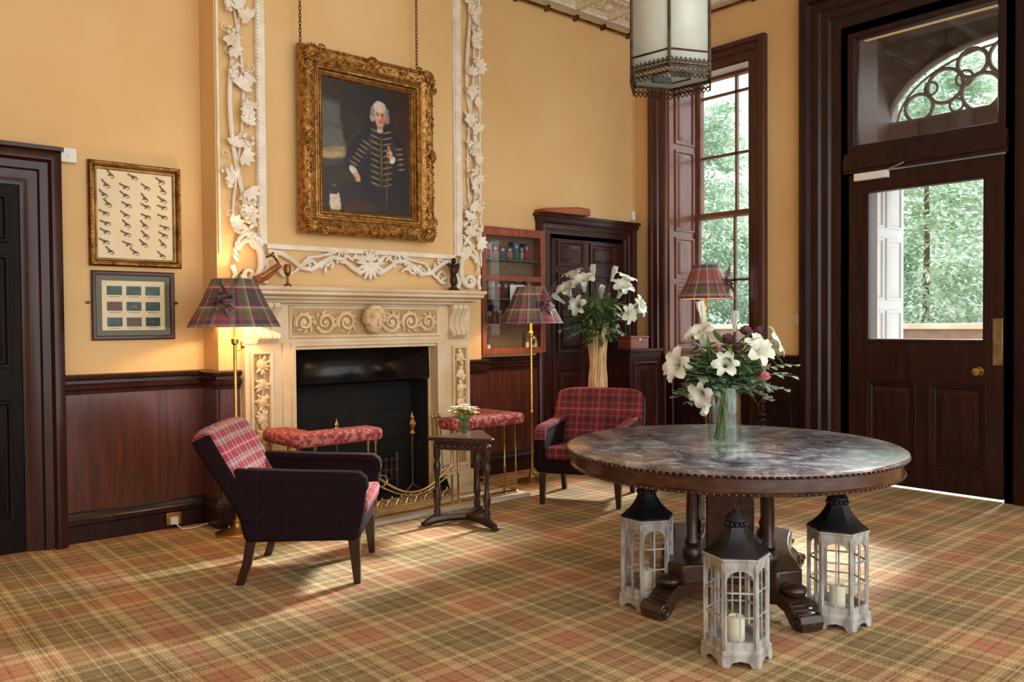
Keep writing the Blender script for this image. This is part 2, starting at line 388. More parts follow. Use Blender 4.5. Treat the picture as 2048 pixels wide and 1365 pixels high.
mb=MB(); mb.box(-2.5,YW,0,XW+.05,YW+.25,ZC,'wall'); struct('wall_left',mb)
mb=MB(); mb.box(-2.7,-2.5,0,-2.5,YW+.25,ZC,'wall'); struct('wall_unseen_block',mb)  # unseen wall, added to cut the sky fill from this side
mb=MB(); FO0,FO1,FZ=2.76,3.98,1.24
mb.box(XB0,YB,0,FO0,YW,ZC,'wall'); mb.box(FO1,YB,0,XB1,YW,ZC,'wall'); mb.box(FO0,YB,FZ,FO1,YW,ZC,'wall')
struct('wall_chimney',mb)
WY0,WY1,WZ0,WZ1=4.43,5.44,1.02,3.93
DY0,DY1,DZ1=2.24,3.48,3.88
mb=MB(); TH=.5
mb.box(XW,WY1,0,XW+TH+.1,YW+.25,ZC,'wall'); mb.box(XW,DY1,0,XW+TH,WY0,ZC,'wall')
mb.box(XW,WY0,0,XW+TH,WY1,WZ0,'wall'); mb.box(XW,WY0,WZ1+.1,XW+TH,WY1,ZC,'wall')
mb.box(XW,DY0,DZ1,XW+.3,DY1,ZC,'wall'); mb.box(XW,-2.5,0,XW+.3,DY0,ZC,'wall')
struct('wall_right',mb)
def boards(path,z0,z1,step=.055,mt='panel'):
    mb=MB()
    for (x0,y0),(x1,y1) in zip(path[:-1],path[1:]):
        L=math.hypot(x1-x0,y1-y0); n=max(1,round(L/step)); dx,dy=(x1-x0)/L,(y1-y0)/L
        nx,ny=dy,-dx
        X=Matrix(((dx,nx,0,x0),(dy,ny,0,y0),(0,0,1,0),(0,0,0,1)))
        for i in range(n):
            a=L*i/n+.0006; b=L*(i+1)/n-.0006
            mb.box(a,-.0,z0,b,.018,z1,mt,X)
        mb.box(0,0,z0,L,.0165,z1,mt,X)
    return mb
PL=[(1.30,YW),(XB0,YW),(XB0,YB),(2.36,YB)]
PR=[(4.38,YB),(XB1,YB),(XB1,YW),(5.45,YW)]
PC=[(XW,YW),(XW,5.65)]
PD=[(XW,4.26),(XW,3.89)]
n=1
for P,mt in ((PL,'panel'),(PR,'panel'),(PC,'door'),(PD,'door')):
    struct('trim_%d'%n,boards(P,.16,.99,mt=mt)); n+=1
dado=[(0,.96),(.025,.96),(.03,.985),(.045,.995),(.05,1.02),(.03,1.03),(.03,1.05),(.055,1.06),(.06,1.08),(.045,1.09),(0,1.09)]
for P in (PL,PR,PC,PD):
    mb=MB(); mb.sweep(P,dado,'dark' if P in(PL,PR) else 'door'); struct('trim_%d'%n,mb); n+=1
skirt=[(0,0),(.035,0),(.035,.11),(.05,.12),(.05,.15),(.035,.165),(.03,.19),(.018,.2),(0,.2)]
for nm,P in (('baseboard_left',PL),('baseboard_right',PR),('baseboard_corner',PC),('baseboard_window',PD)):
    mb=MB(); mb.sweep(P,skirt,'door'); struct(nm,mb)
mb=MB(); zr=4.46
mb.tube([(XB1+.05,YW-.05,zr),(XW-.05,YW-.05,zr),(XW-.05,2,zr)],.014,'brassold',8)
for x in (4.8,5.2,5.6,6.0,6.4,6.8): mb.box(x-.012,YW-.065,zr-.02,x+.012,YW,zr+.03,'brassold')
for y in (5.4,4.9,4.4,3.9): mb.box(XW-.065,y-.012,zr-.02,XW,y+.012,zr+.03,'brassold')
struct('trim_%d'%n,mb); n+=1
mb=MB(); mb.sweep([(XB1,YW),(XW,YW),(XW,-2.4)],[(0,ZC-.035),(.02,ZC-.035),(.05,ZC-.02),(.08,ZC-.015),(.09,ZC),(0,ZC)],'ceil'); struct('trim_%d'%n,mb); n+=1

def fpanel(mb,u0,v0,u1,v1,w,mt,X):
    mb.frame(u0,v0,u1,v1,[(0,w+.001),(.004,w+.016),(.022,w+.014),(.03,w+.002)],mt,X)
    mb.frame(u0+.045,v0+.045,u1-.045,v1-.045,[(0,w+.001),(.03,w+.012),(.031,w+.012)],mt,X)
    a=.075; mb.add([(u0+a,v0+a,w+.012),(u1-a,v0+a,w+.012),(u1-a,v1-a,w+.012),(u0+a,v1-a,w+.012)],[(0,1,2,3)],mt,X)
casing=[(0,0),(0,.05),(.02,.06),(.05,.06),(.06,.045),(.1,.04),(.11,.03),(.15,.028),(.16,.02),(.2,.02),(.2,0)]

X3=T(0,YW,0)@WY
mb=MB(); mb.frame(.02,0,1.30,2.50,[(0,0),(0,.10),(.03,.12),(.06,.12),(.075,.085),(.12,.08),(.13,.06),(.17,.055),(.19,.04),(.22,.035),(.22,0)],'dark',X3,open_bottom=True)
mb.box(-.0,2.50,0,1.31,2.525,.125,'dark',X3)
struct('trim_%d'%n,mb); n+=1
mb=MB(); mb.box(.24,0,.0,1.08,2.28,.02,'doorl',X3)
for u0,u1 in ((.30,.62),(.70,1.02)):
    for v0,v1 in ((.2,.95),(1.15,1.85),(1.92,2.22)): fpanel(mb,u0,v0,u1,v1,.02,'doorl',X3)
struct('door_3',mb)
X2=T(0,YW,0)@WY
mb=MB(); mb.frame(5.45,0,6.90,2.44,casing,'dark',X2,open_bottom=True)
mb.box(5.42,2.44,0,6.92,2.47,.09,'dark',X2); mb.box(5.44,2.40,0,6.91,2.44,.07,'dark',X2)
struct('trim_%d'%n,mb); n+=1
mb=MB(); mb.box(5.64,0,0,6.70,2.30,.02,'dark',X2)
for u0,u1 in ((5.72,6.10),(6.19,6.58)):
    for v0,v1 in ((.2,.95),(1.1,1.9),(1.97,2.22)): fpanel(mb,u0,v0,u1,v1,.02,'dark',X2)
struct('door_2',mb)

XX=T(XW,0,0)@WX
mb=MB(); mb.frame(-5.65,0,-4.26,4.10,[(0,0),(0,.06),(.02,.075),(.05,.075),(.06,.05),(.11,.045),(.12,.03),(.17,.028),(.19,.015),(.205,0)],'frame',XX,open_bottom=True)
struct('trim_%d'%n,mb); n+=1
mb=MB(); mb.box(-5.45,0,0,-4.42,1.0,.015,'door',XX); fpanel(mb,-5.38,.25,-4.97,.92,.015,'door',XX); fpanel(mb,-4.92,.25,-4.49,.92,.015,'door',XX)
mb.box(-5.46,1.0,-.48,-4.41,1.06,.06,'frame',XX)
struct('trim_%d'%n,mb); n+=1
mb=MB(); XR=T(0,WY1,0)@WY
mb.box(XW+.0,1.05,-.0,XW+.49,4.02,.03,'shut',XR)
for v0,v1 in ((1.12,1.80),(1.86,2.30),(2.36,3.22),(3.28,3.9)):
    fpanel(mb,XW+.09,v0,XW+.42,v1,.03,'shut',XR)
mb.box(XW,WY0-.02,1.05,XW+.49,WY0+.02,4.02,'shut')
mb.box(XW,WY0,4.0,XW+.5,WY1,4.04,'white')
struct('trim_%d'%n,mb); n+=1
XG=T(7.44,0,0)@WX
mb=MB()
wu0,wu1=-5.42,-4.45
mb.frame(wu0,1.05,wu1,2.56,[(0,0),(0,.05),(.05,.05),(.055,.03),(.055,0)],'sash',XG)
mb.frame(wu0,2.50,wu1,4.02,[(0,-.05),(0,.02),(.05,.02),(.055,.0),(.055,-.05)],'sash',XG)
um=(wu0+wu1)/2
mb.box(um-.012,1.08,.0,um+.012,2.54,.03,'sash',XG); mb.box(um-.012,2.54,-.04,um+.012,3.98,0,'sash',XG)
for z in (1.84,): mb.box(wu0+.04,z-.012,0,wu1-.04,z+.012,.03,'sash',XG)
for z in (3.16,3.80): mb.box(wu0+.04,z-.012,-.04,wu1-.04,z+.012,0,'sash',XG)
mb.box(wu0+.04,1.08,.012,wu1-.04,2.5,.014,'glass',XG); mb.box(wu0+.04,2.56,-.03,wu1-.04,3.98,-.028,'glass',XG)
struct('window_1',mb)

mb=MB(); mb.frame(-3.89,0,-1.83,4.30,[(0,0),(0,.09),(.03,.11),(.08,.11),(.1,.07),(.17,.065),(.19,.045),(.25,.04),(.27,.02),(.33,.015),(.35,-.0),(.41,-.0),(.41,-.2)],'door',XX,open_bottom=True)
mb.box(-3.50,2.67,-.12,-2.22,2.84,.03,'door',XX)
mb.box(-3.50,2.70,.03,-2.22,2.78,.05,'door',XX)
mb.frame(-3.49,2.84,-2.23,3.90,[(0,-.08),(0,.0),(.06,.0),(.075,-.02),(.075,-.08)],'door',XX)
struct('trim_%d'%n,mb); n+=1
mb=MB(); mb.box(-3.43,2.88,-.06,-2.28,3.86,-.055,'glass',XX); struct('window_2',mb)
XD=T(XW+.05,0,0)@WX
mb=MB(); zt=2.66
mb.box(-3.47,.02,0,-3.32,zt,.045,'door',XD); mb.box(-2.37,.02,0,-2.25,zt,.045,'door',XD)
mb.box(-3.32,2.52,0,-2.37,zt,.045,'door',XD); mb.box(-3.32,.90,0,-2.37,1.22,.045,'door',XD); mb.box(-3.32,.02,0,-2.37,.2,.045,'door',XD)
mb.box(-2.90,.2,0,-2.80,.9,.045,'door',XD)
mb.box(-3.32,.2,0,-2.37,.9,.02,'door',XD)
for u0,u1 in ((-3.32,-2.90),(-2.80,-2.37)):
    mb.frame(u0,.2,u1,.9,[(0,.045),(.005,.055),(.02,.05),(.03,.022)],'door',XD)
    fpanel(mb,u0+.02,.22,u1-.02,.88,.02,'door',XD)
mb.frame(-3.32,1.22,-2.37,2.52,[(0,.045),(.005,.058),(.025,.05),(.03,.02),(.03,0)],'door',XD)
mb.box(-3.30,1.24,.015,-2.39,2.5,.02,'glass',XD)
d1=struct('door_1',mb)
mb=MB(); mb.box(-2.325,1.05,.045,-2.255,1.41,.052,'nickel',XD); fin('finger_plate',mb,d1,'worn silvery metal finger plate',bevel=.002)
mb=MB(); mb.lathe([(.035,0),(.035,.006),(.012,.01),(.012,.035),(.03,.045),(.036,.06),(.03,.075),(.0,.08)],'brass',20,XD@T(-2.42,1.0,.045)); fin('door_knob',mb,d1,'round brass knob')
mb=MB(); mb.box(-3.40,2.60,.045,-3.12,2.66,.10,'white',XD); mb.tube([(-3.14,2.655,.08),(-2.98,2.70,.1),(-3.05,2.75,.02)],.008,'chrome',6,XD); fin('door_closer',mb,d1,'cream overhead door closer',bevel=.006)

# porch beyond the door
mb=MB()
XV=8.28
mb.box(XW+.3,DY1+.22,0,XV+.15,DY1+.30,4.3,'greydark'); mb.box(XW+.3,1.25,0,XV+.15,1.33,4.3,'greydark')
mb.box(XW+.3,1.25,4.15,XV+.3,DY1+.3,4.25,'greydark')
mb.box(XW+.12,DY1-.02,0,XW+.52,DY1+.004,4.2,'greydark')
mb.frame(XW+.45,1.6,XV-.1,3.55,[(0,0),(.02,.03),(.08,.03),(.1,0)],'greydark',T(0,0,4.15)@SC(1,1,-1))
struct('wall_porch',mb)
mb=MB(); XO=T(XV,0,0)@WX
cy,cz,ra,rb=-2.66,3.33,1.07,.66
A=arc(cy,cz,ra,pi,0,32,rb)
L=-3.76;R_=-1.36;Tt=4.2
for i in range(32):
    (x0,y0),(x1,y1)=A[i],A[i+1]
    mb.add([(x0,y0,0),(x1,y1,0),(x1,Tt,0),(x0,Tt,0),(x0,y0,-.08),(x1,y1,-.08),(x1,Tt,-.08),(x0,Tt,-.08)],[(0,1,2,3),(4,7,6,5),(0,4,5,1)],'greydark',XO)
mb.box(L,2.95,-.08,cy-ra,Tt,0,'greydark',XO); mb.box(cy+ra,2.95,-.08,R_,Tt,0,'greydark',XO)
mb.box(L,2.86,-.12,R_,3.33,.04,'greydark',XO); mb.box(L,0,-.08,L+.06,3,.0,'greydark',XO)
mb.tube(w3(A,.01),.028,'tracery',8,XO)
mb.tube(w3(arc(cy,cz,ra-.08,pi,0,32,rb-.07),-.02),.012,'tracery',8,XO)
for cx,r,h in ((-3.44,.13,.14),(-3.2,.16,.30),(-2.88,.17,.18),(-2.66,.16,.46),(-2.44,.17,.18),(-2.12,.16,.30),(-1.88,.13,.14),(-2.96,.13,.46),(-2.36,.13,.46)):
    mb.tube(w3(arc(cx,cz+h,r,0,2*pi,22)[:-1],-.02),.020,'tracery',8,XO,closed=True)
for cx,r,h in ((-3.03,.075,.33),(-2.66,.07,.22),(-2.29,.075,.33),(-3.33,.06,.30),(-1.99,.06,.30),(-3.1,.06,.10),(-2.22,.06,.10)):
    mb.tube(w3(arc(cx,cz+h,r,0,2*pi,16)[:-1],-.02),.013,'tracery',6,XO,closed=True)
mb.tube(w3([(cy-ra,cz+.02),(cy+ra,cz+.02)],-.02),.026,'tracery',8,XO)
struct('window_3',mb)
mb=MB(); XP=T(0,3.69,0)@WY; mb.box(7.55,0,0,8.42,2.85,.05,'greypaint',XP)
for v0,v1 in ((.15,.8),(.9,1.5),(1.6,2.2),(2.3,2.75)):
    fpanel(mb,7.62,v0,7.96,v1,.05,'greypaint',XP); fpanel(mb,8.02,v0,8.36,v1,.05,'greypaint',XP)
struct('door_4',mb)
mb=MB(); mb.box(XW+.3,-12,-.2,60,40,-.12,'pave'); struct('ground_outside',mb)
def conifer(x,y,h,r,seed,mt,label):
    rnd=random.Random(seed); t=thing('conifer_tree',label,'tree',(x,y,-.12))
    mb=MB(); mb.tube([(0,0,0),(.1,0,h*.5),(0,0,h)],[.08,.05,.02],'bark',8); fin('trunk',mb,t)
    mb=MB()
    for b in range(430):
        z=.1+(h-.2)*rnd.random(); a=rnd.random()*2*pi; L=r*(1-.5*z/h)*(.6+.5*rnd.random())
        bx,by=math.cos(a),math.sin(a)
        for k in range(int(24+L*28)):
            s=(.2+.8*rnd.random()**.6)*L; dz=-.12*s*s+ .15*s+rnd.gauss(0,.08)
            P=Vector((bx*s+rnd.gauss(0,.14),by*s+rnd.gauss(0,.14),z+dz))
            dd=Vector((bx+rnd.gauss(0,.7),by+rnd.gauss(0,.7),-.35+rnd.gauss(0,.4))).normalized()
            l=.11+.10*rnd.random(); sd=dd.cross(Vector((rnd.random()-.5,rnd.random()-.5,1))).normalized()*.022
            mb.add([P-sd,P+dd*l*.5-sd*1.6,P+dd*l,P+dd*l*.5+sd*1.6,],[(0,1,2,3)],mt)
    fin('foliage',mb,t); return t
conifer(15.2,6.2,6.2,2.5,3,'conif','tall pale green conifer outside the glazed door')
conifer(15.6,11.5,6.6,2.8,4,'conif2','tall green conifer outside the sash window')
mb=MB(); vs=[];fs=[]; NY,NZ=90,24
for i in range(NY+1):
    for j in range(NZ+1):
        y=-2+26*i/NY; t=j/NZ; hgt=5.4+.9*noise.noise(Vector((y*.35,0,3)))
        x=19.5+2.2*t**3; z=-.12+hgt*math.sin(t*pi/2)
        d=.7*noise.noise(Vector((y*.7,z*.8,1)))+.35*noise.noise(Vector((y*2,z*2,5)))
        vs.append((x-d,y,z+d*.3))
for i in range(NY):
    for j in range(NZ):
        a=i*(NZ+1)+j; fs.append((a,a+1,a+NZ+2,a+NZ+1))
mb.add(vs,fs,'hedge'); ob=tag(fin('hedge',mb),'tall pale green leafy hedge behind the conifers','hedge'); ob['kind']='stuff'
mb=MB(); mb.box(11.6,3.2,-.12,11.9,16,1.28,'brick'); mb.box(11.55,3.2,1.28,11.95,16,1.36,'stone')
tag(fin('garden_wall',mb,bevel=.01),'low brown garden wall with stone coping','wall')

# ------------------------------------------------------------------ fireplace surround
cxm=3.37
fp=thing('fireplace_surround','carved cream marble fireplace surround on the chimney breast','fireplace',(cxm,YB,0))
o=(cxm,YB,0)
XF=T(0,YB,0)@WY
mb=MB()
mb.sweep([(2.42,YB),(2.42,5.50),(4.32,5.50),(4.32,YB)],[(0,1.56),(.02,1.56),(.03,1.58),(.05,1.59),(.055,1.605),(.08,1.61),(.10,1.62),(.10,1.64),(.115,1.65),(.12,1.675),(0,1.675)],'marble')
mb.box(2.40,5.40,1.655,4.34,YB,1.676,'marble')
for i in range(48):
    u=2.42+i*(1.9/48); mb.box(u+.006,.0,.0,u+.03,.02,.02,'marble',T(0,5.485,1.565))
fin('mantel_shelf',mb,fp,'moulded marble shelf',bevel=.003,origin=o)
mb=MB()
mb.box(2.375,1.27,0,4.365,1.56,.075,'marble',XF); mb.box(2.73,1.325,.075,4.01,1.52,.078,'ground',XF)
mb.frame(2.70,1.30,4.04,1.545,[(0,.075),(.008,.095),(.02,.09),(.028,.078)],'marble',XF)
fin('frieze',mb,fp,'marble frieze panel',bevel=.002,origin=o)
for sgn in (-1,1):
    mb=MB()
    for k,(dx,r,tn) in enumerate(((.20,.08,1.6),(.38,.08,-1.6),(.55,.07,1.4))):
        S=spiral(cxm+sgn*dx,1.42,r,.014,pi+.4,tn*sgn)
        N=len(S); mb.tube(w3(S,.088),[.015*(1-.6*i/N)+.003 for i in range(N)],'relief',6,XF)
        mb.ell((cxm+sgn*dx,1.42,.09),(.02,.02,.014),'relief',XF)
        for q in range(9):
            a=q*.7+k; rr=r*1.05
            mb.ell((cxm+sgn*dx+rr*math.cos(a),1.42+rr*.9*math.sin(a),.087),(.026,.010,.010),'relief',XF,n=8,m=5,R=RZ(a+.9*sgn))
    fin('frieze_carving',mb,fp,'carved acanthus scrolls',origin=o)
mb=MB(); XH=XF@T(cxm,1.425,.04)@SC(1.15,1.12,1.2); hx,hz=0,0
mb.ell((hx,hz,.09),(.058,.085,.06),'relief',XH,n=20,m=14)
mb.ell((hx,hz-.055,.10),(.035,.03,.035),'relief',XH)
mb.ell((hx,hz-.005,.150),(.011,.03,.018),'relief',XH,R=RX(-.2)); mb.ell((hx,hz-.022,.157),(.014,.01,.013),'relief',XH)
for s in (-1,1):
    mb.ell((hx+s*.024,hz+.014,.134),(.014,.008,.010),'relief',XH); mb.ell((hx+s*.025,hz+.032,.136),(.02,.007,.012),'relief',XH,R=RZ(-s*.15))
    mb.ell((hx+s*.034,hz-.02,.118),(.02,.024,.02),'relief',XH); mb.ell((hx+s*.062,hz,.08),(.01,.02,.012),'relief',XH)
mb.ell((hx,hz-.045,.138),(.02,.0055,.009),'relief',XH); mb.ell((hx,hz-.056,.136),(.015,.006,.009),'relief',XH)
for i in range(26):
    a=-.35+(pi+.7)*i/25; mb.ell((hx+.064*math.cos(a),hz+.02+.075*math.sin(a),.09+.02*(i%2)),(.022,.018,.024),'relief',XH,n=8,m=6,R=RZ(a))
for i in range(14):
    a=.2+(pi-.4)*i/13; mb.ell((hx+.045*math.cos(a),hz+.045+.05*math.sin(a),.12),(.018,.014,.018),'relief',XH,n=8,m=6)
fin('carved_head',mb,fp,'classical carved face',origin=o)
for sx in (2.53,4.21):
    mb=MB(); XC=Matrix(((0,0,1,0),(-1,0,0,YB),(0,1,0,0),(0,0,0,1)))
    P=[(.02,1.27),(.10,1.28),(.13,1.31),(.125,1.34),(.095,1.37),(.10,1.45),(.14,1.50),(.16,1.53),(.155,1.56),(.0,1.56),(.0,1.27)]
    for k in range(3): mb.prism([(a,b) for a,b in P],sx-.075+k*.052,sx-.075+k*.052+.044,'marble',XC)
    mb.prism([(a*.92,b) for a,b in P],sx-.07,sx+.07,'marble',XC)
    for k in (-1,1):
        mb.tube([(sx+k*.077,YB-x,z) for x,z in spiral(.115,1.315,.028,.004,0,1.6)],.006,'marble',6)
        mb.tube([(sx+k*.077,YB-x,z) for x,z in spiral(.13,1.525,.03,.004,0,1.6)],.006,'marble',6)
    fin('scroll_corbel',mb,fp,origin=o,bevel=.003)
for a,b,inn in ((2.375,2.74,1),(4.00,4.365,-1)):
    mb=MB()
    mb.box(a,0,0,b,1.27,.07,'marble',XF); mb.box(a-.015,0,0,b+.015,.16,.095,'marble',XF)
    u0,u1=(a+.03,a+.20) if inn>0 else (b-.20,b-.03)
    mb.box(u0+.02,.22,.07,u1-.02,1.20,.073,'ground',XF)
    mb.frame(u0,.2,u1,1.22,[(0,.07),(.005,.1),(.02,.1),(.03,.08)],'marble',XF)
    e=b if inn>0 else a
    mb.box(min(e,e-inn*.09),0,.07,max(e,e-inn*.09),1.27,.09,'marble',XF)
    mb.box(min(e,e-inn*.03),0,.09,max(e,e-inn*.03),1.27,.11,'marble',XF)
    fin('jamb',mb,fp,origin=o,bevel=.004)
    mb=MB(); uc=(u0+u1)/2; rnd=random.Random(int(a*100))
    for z0 in (1.12,.98,.86,.74,.62):
        mb.ell((uc,z0,.085),(.042,.045,.02),'relief',XF,n=10,m=6)
        for k in range(7):
            q=rnd.random()*2*pi; mb.ell((uc+.035*math.cos(q),z0+.05*math.sin(q),.09),(.026,.012,.014),'relief',XF,n=8,m=5,R=RZ(q))
    mb.tube([(uc+.02*math.sin(z*14),z,.08) for z in [.35+.05*i for i in range(18)]],.007,'relief',6,XF)
    for z0 in (.5,.42,.36): mb.ell((uc,z0,.085),(.02,.035,.014),'relief',XF,n=8,m=5)
    fin('garland_carving',mb,fp,origin=o)
mb=MB(); mb.box(2.74,1.22,.0,4.0,1.27,.09,'marble',XF); mb.box(2.74,1.245,.09,4.0,1.27,.11,'marble',XF); fin('lintel',mb,fp,origin=o,bevel=.004)
mb=MB()
mb.add([(2.76,5.60,1.22),(3.98,5.60,1.22),(3.96,5.56,.97),(2.78,5.56,.97),(2.78,5.575,.95),(3.96,5.575,.95)],[(0,1,2,3),(3,2,5,4)],'blackm')
fin('smoke_hood',mb,fp,'black steel smoke hood',origin=o,thick=.004)
mb=MB(); mb.box(2.765,5.84,0,3.975,5.862,1.235,'soot'); mb.box(2.765,YB,0,2.78,5.85,1.235,'soot'); mb.box(3.96,YB,0,3.975,5.85,1.235,'soot'); mb.box(2.765,YB,.0,3.975,5.85,.03,'soot')
for i in range(9): mb.box(2.78,5.83,.1+.12*i,3.96,5.842,.2+.12*i,'soot')
fin('firebox',mb,fp,'sooty black firebox',origin=o)
mb=MB(); mb.box(2.38,4.90,.0,4.48,YB-.115,.028,'stone'); tag(fin('hearth_slab',mb,bevel=.004),'pale stone hearth slab in front of the fireplace','hearth')
g=thing('fire_grate','black iron fire grate with basket bars','fireplace grate',(3.37,5.70,.03))
mb=MB()
for i in range(13): mb.tube([(-.3+.05*i,-.08,.3),(-.3+.05*i,-.08,.12),(-.3+.05*i,.02,.10),(-.3+.05*i,.1,.14)],.007,'bronze',6)
for z in (.12,.2,.28): mb.tube([(-.32,-.08,z),(.32,-.08,z)],.009,'bronze',6)
for s in (-1,1):
    mb.tube([(s*.3,-.08,0),(s*.3,-.08,.34)],.012,'bronze',8); mb.tube([(s*.3,.1,0),(s*.3,.1,.2)],.012,'bronze',8)
fin('basket',mb,g)
for x in (3.03,3.70):
    an=thing('andiron','tall black andiron with turned brass finial','andiron',(x,5.44,.03),group='andirons on the hearth')
    mb=MB(); mb.tube([(-.09,-.02,0),(-.06,-.01,.06),(0,0,.1),(.06,-.01,.06),(.09,-.02,0)],.011,'bronze',8); mb.tube([(0,0,.1),(0,0,.5)],.010,'bronze',8); fin('shaft',mb,an)
    mb=MB(); mb.lathe([(.0,0),(.026,.005),(.012,.03),(.018,.05),(.034,.08),(.014,.115),(.02,.13),(.008,.15),(0,.18)],'brass',14,T(0,0,.5)); fin('finial',mb,an,'turned brass finial')
ir=thing('fire_irons','brass and steel fire irons standing beside the hearth','fire tools',(3.92,5.36,.03))
mb=MB()
for k in range(3):
    x=-.03+.03*k; mb.tube([(x,0,.02),(x*1.3,.06,.6)],.005,'brassold',6); mb.ell((x*1.3,.061,.62),(.012,.012,.022),'brass')
mb.box(-.06,-.03,0,.06,.03,.04,'brassold'); mb.prism([(-.04,-.02),(.04,-.02),(.03,.08),(-.03,.08)],.03,.036,'blackm',T(0,-.03,.05)@RX(1.2))
fin('iron_set',mb,ir)

# ------------------------------------------------------------------ plaster overmantel
om=thing('plaster_overmantel','white rococo plaster frame with vines, grapes and scrolls','wall moulding',(3.40,YB,1.70))
o=(3.40,YB,1.70)
def vine(u0,u1,seed):
    rnd=random.Random(seed); mb=MB(); uc=(u0+u1)/2; A=(u1-u0)*.28
    pts=[(uc+A*math.sin(z*3.4+seed),z,.03+.012*math.sin(z*7)) for z in [2.15+.06*i for i in range(40)]]
    mb.tube(pts,.017,'plaster',7,XF)
    pts2=[(uc-A*.8*math.sin(z*3.1+seed+.6),z,.02) for z in [2.15+.06*i for i in range(40)]]
    mb.tube(pts2,.011,'plaster',6,XF)
    z=2.1; turn=0
    while z<4.5:
        side=rnd.choice((-1,1)); x=uc+side*A*rnd.uniform(.3,1.3)
        turn+=1
        if turn%3==0:
            for j in range(26):
                f=rnd.random(); w=.055*(1-f)+.008
                mb.ell((x+rnd.uniform(-w,w),z-.13*f,.045+rnd.uniform(0,.03)),(.0155,.0155,.0155),'plaster',XF,n=8,m=6)
            z+=.09
        else:
            s=rnd.uniform(.055,.08); r0=rnd.random()*6
            for j in range(5):
                a=r0+(j-2)*.72
                X=XF@T(x,z,.055)@RZ(a)@RY(-.35)
                mb.prism([(0,-.012),(s*.5,-s*.32),(s*.8,-s*.2),(s*1.1,0),(s*.8,s*.2),(s*.5,s*.32),(0,.012)],-.004,.006,'plaster',X)
            mb.ell((x,z,.056),(.02,.02,.014),'plaster',XF,n=8,m=6)
            z+=.075
        if rnd.random()<.6:
            sp=spiral(x+.02*side,z,.035,.006,rnd.random()*6,1.3,14); mb.tube(w3(sp,.035),.0045,'plaster',5,XF)
    return mb
fin('vine_garland',vine(2.26,2.47,1),om,'moulded vine and grape garland',origin=o)
fin('vine_garland',vine(4.35,4.53,5),om,'moulded vine and grape garland',origin=o)
for u0,u1 in ((2.50,2.57),(4.25,4.33)):
    mb=MB(); mb.box(u0,1.98,0,u1,ZC,.03,'plaster',XF); mb.box(u0+.012,1.98,.03,u1-.012,ZC,.042,'plaster',XF)
    z=2.0
    ue=u0+.008 if u0<3 else u1-.008
    while z<4.52: mb.ell((ue,z,.034),(.009,.012,.010),'plaster',XF,n=8,m=5); z+=.026
    fin('beaded_moulding',mb,om,origin=o)
for u0,u1 in ((2.225,2.24),(4.535,4.55)):
    mb=MB(); mb.box(u0,1.9,0,u1,ZC,.02,'plaster',XF); fin('edge_bead',mb,om,origin=o)
mb=MB()
mb.box(2.57,1.95,0,4.25,1.985,.03,'plaster',XF)
rnd=random.Random(9)
for s in (-1,1):
    def m(u): return 3.41+s*u
    P=[(.08,1.80),(.16,1.84),(.24,1.90),(.33,1.91),(.42,1.86),(.5,1.81),(.58,1.82),(.66,1.88),(.74,1.92),(.84,1.93)]
    mb.tube([(m(a),b,.035) for a,b in P],[.024,.02,.018,.02,.024,.02,.018,.02,.02,.016],'plaster',8,XF)
    P=[(.3,1.95),(.4,1.92),(.52,1.90),(.62,1.80),(.68,1.76),(.76,1.80)]
    mb.tube([(m(a),b,.03) for a,b in P],.013,'plaster',7,XF)
    for (a,b,r,t) in ((.5,1.835,.05,1.2),(.7,1.80,.06,-1.3),(.25,1.93,.04,1.2),(.36,1.86,.04,-1.2)):
        sp=spiral(m(a),b,r,.008,rnd.random()*6,t*s,18); mb.tube(w3(sp,.035),[.014-.009*i/18 for i in range(19)],'plaster',6,XF)
    for k in range(26):
        a=.05+.8*rnd.random(); b=1.875+.045*math.sin(a*11)+rnd.uniform(-.03,.03); q=rnd.random()*6
        mb.ell((m(a),b,.04),(.034,.011,.011),'plaster',XF,n=8,m=5,R=RZ(q))
    cu=m(.98)
    mb.tube([(cu+s*.09*math.cos(t),1.86+.14*math.sin(t),.04) for t in [.5+i*.16 for i in range(32)]],[.028-.012*abs(i-16)/16 for i in range(32)],'plaster',8,XF)
    sp=spiral(cu,1.76,.055,.01,0,1.3*s,18); mb.tube(w3(sp,.045),[.02-.01*i/18 for i in range(19)],'plaster',6,XF)
    sp=spiral(cu-s*.06,1.99,.055,.01,2,-1.3*s,18); mb.tube(w3(sp,.045),[.02-.01*i/18 for i in range(19)],'plaster',6,XF)
    for k in range(10):
        a=k*.3-.2; mb.ell((cu+s*.10*math.cos(a),1.9+.15*math.sin(a),.045),(.035,.014,.014),'plaster',XF,n=8,m=5,R=RZ((a+1.1) if s>0 else pi-a-1.1))
    for k in range(12):
        mb.ell((cu+s*.04*math.sin(k*1.3),2.03+.025*k,.04),(.045,.018,.016),'plaster',XF,n=8,m=5,R=RZ(1.57+.7*(-1)**k))
    mb.tube([(m(.86),1.70,.035),(m(.88),1.76,.035),(m(.84),1.82,.035),(m(.88),1.90,.035)],.018,'plaster',7,XF)
    mb.tube([(m(1.1),1.70,.035),(m(1.08),1.76,.035),(m(1.10),1.82,.035)],.018,'plaster',7,XF)
for k in range(9):
    a=-pi/2+(k-4)*.42
    mb.ell((.065,0,.012),(.07,.017,.016),'plaster',XF@T(3.41,1.87,.03)@RZ(a),n=8,m=6)
for k in range(5):
    a=pi/2+(k-2)*.5; mb.ell((.05,0,.012),(.05,.015,.014),'plaster',XF@T(3.41,1.89,.03)@RZ(a),n=8,m=6)
mb.ell((3.41,1.87,.05),(.03,.03,.02),'plaster',XF)
fin('scroll_border',mb,om,'moulded scroll border with central shell',origin=o)

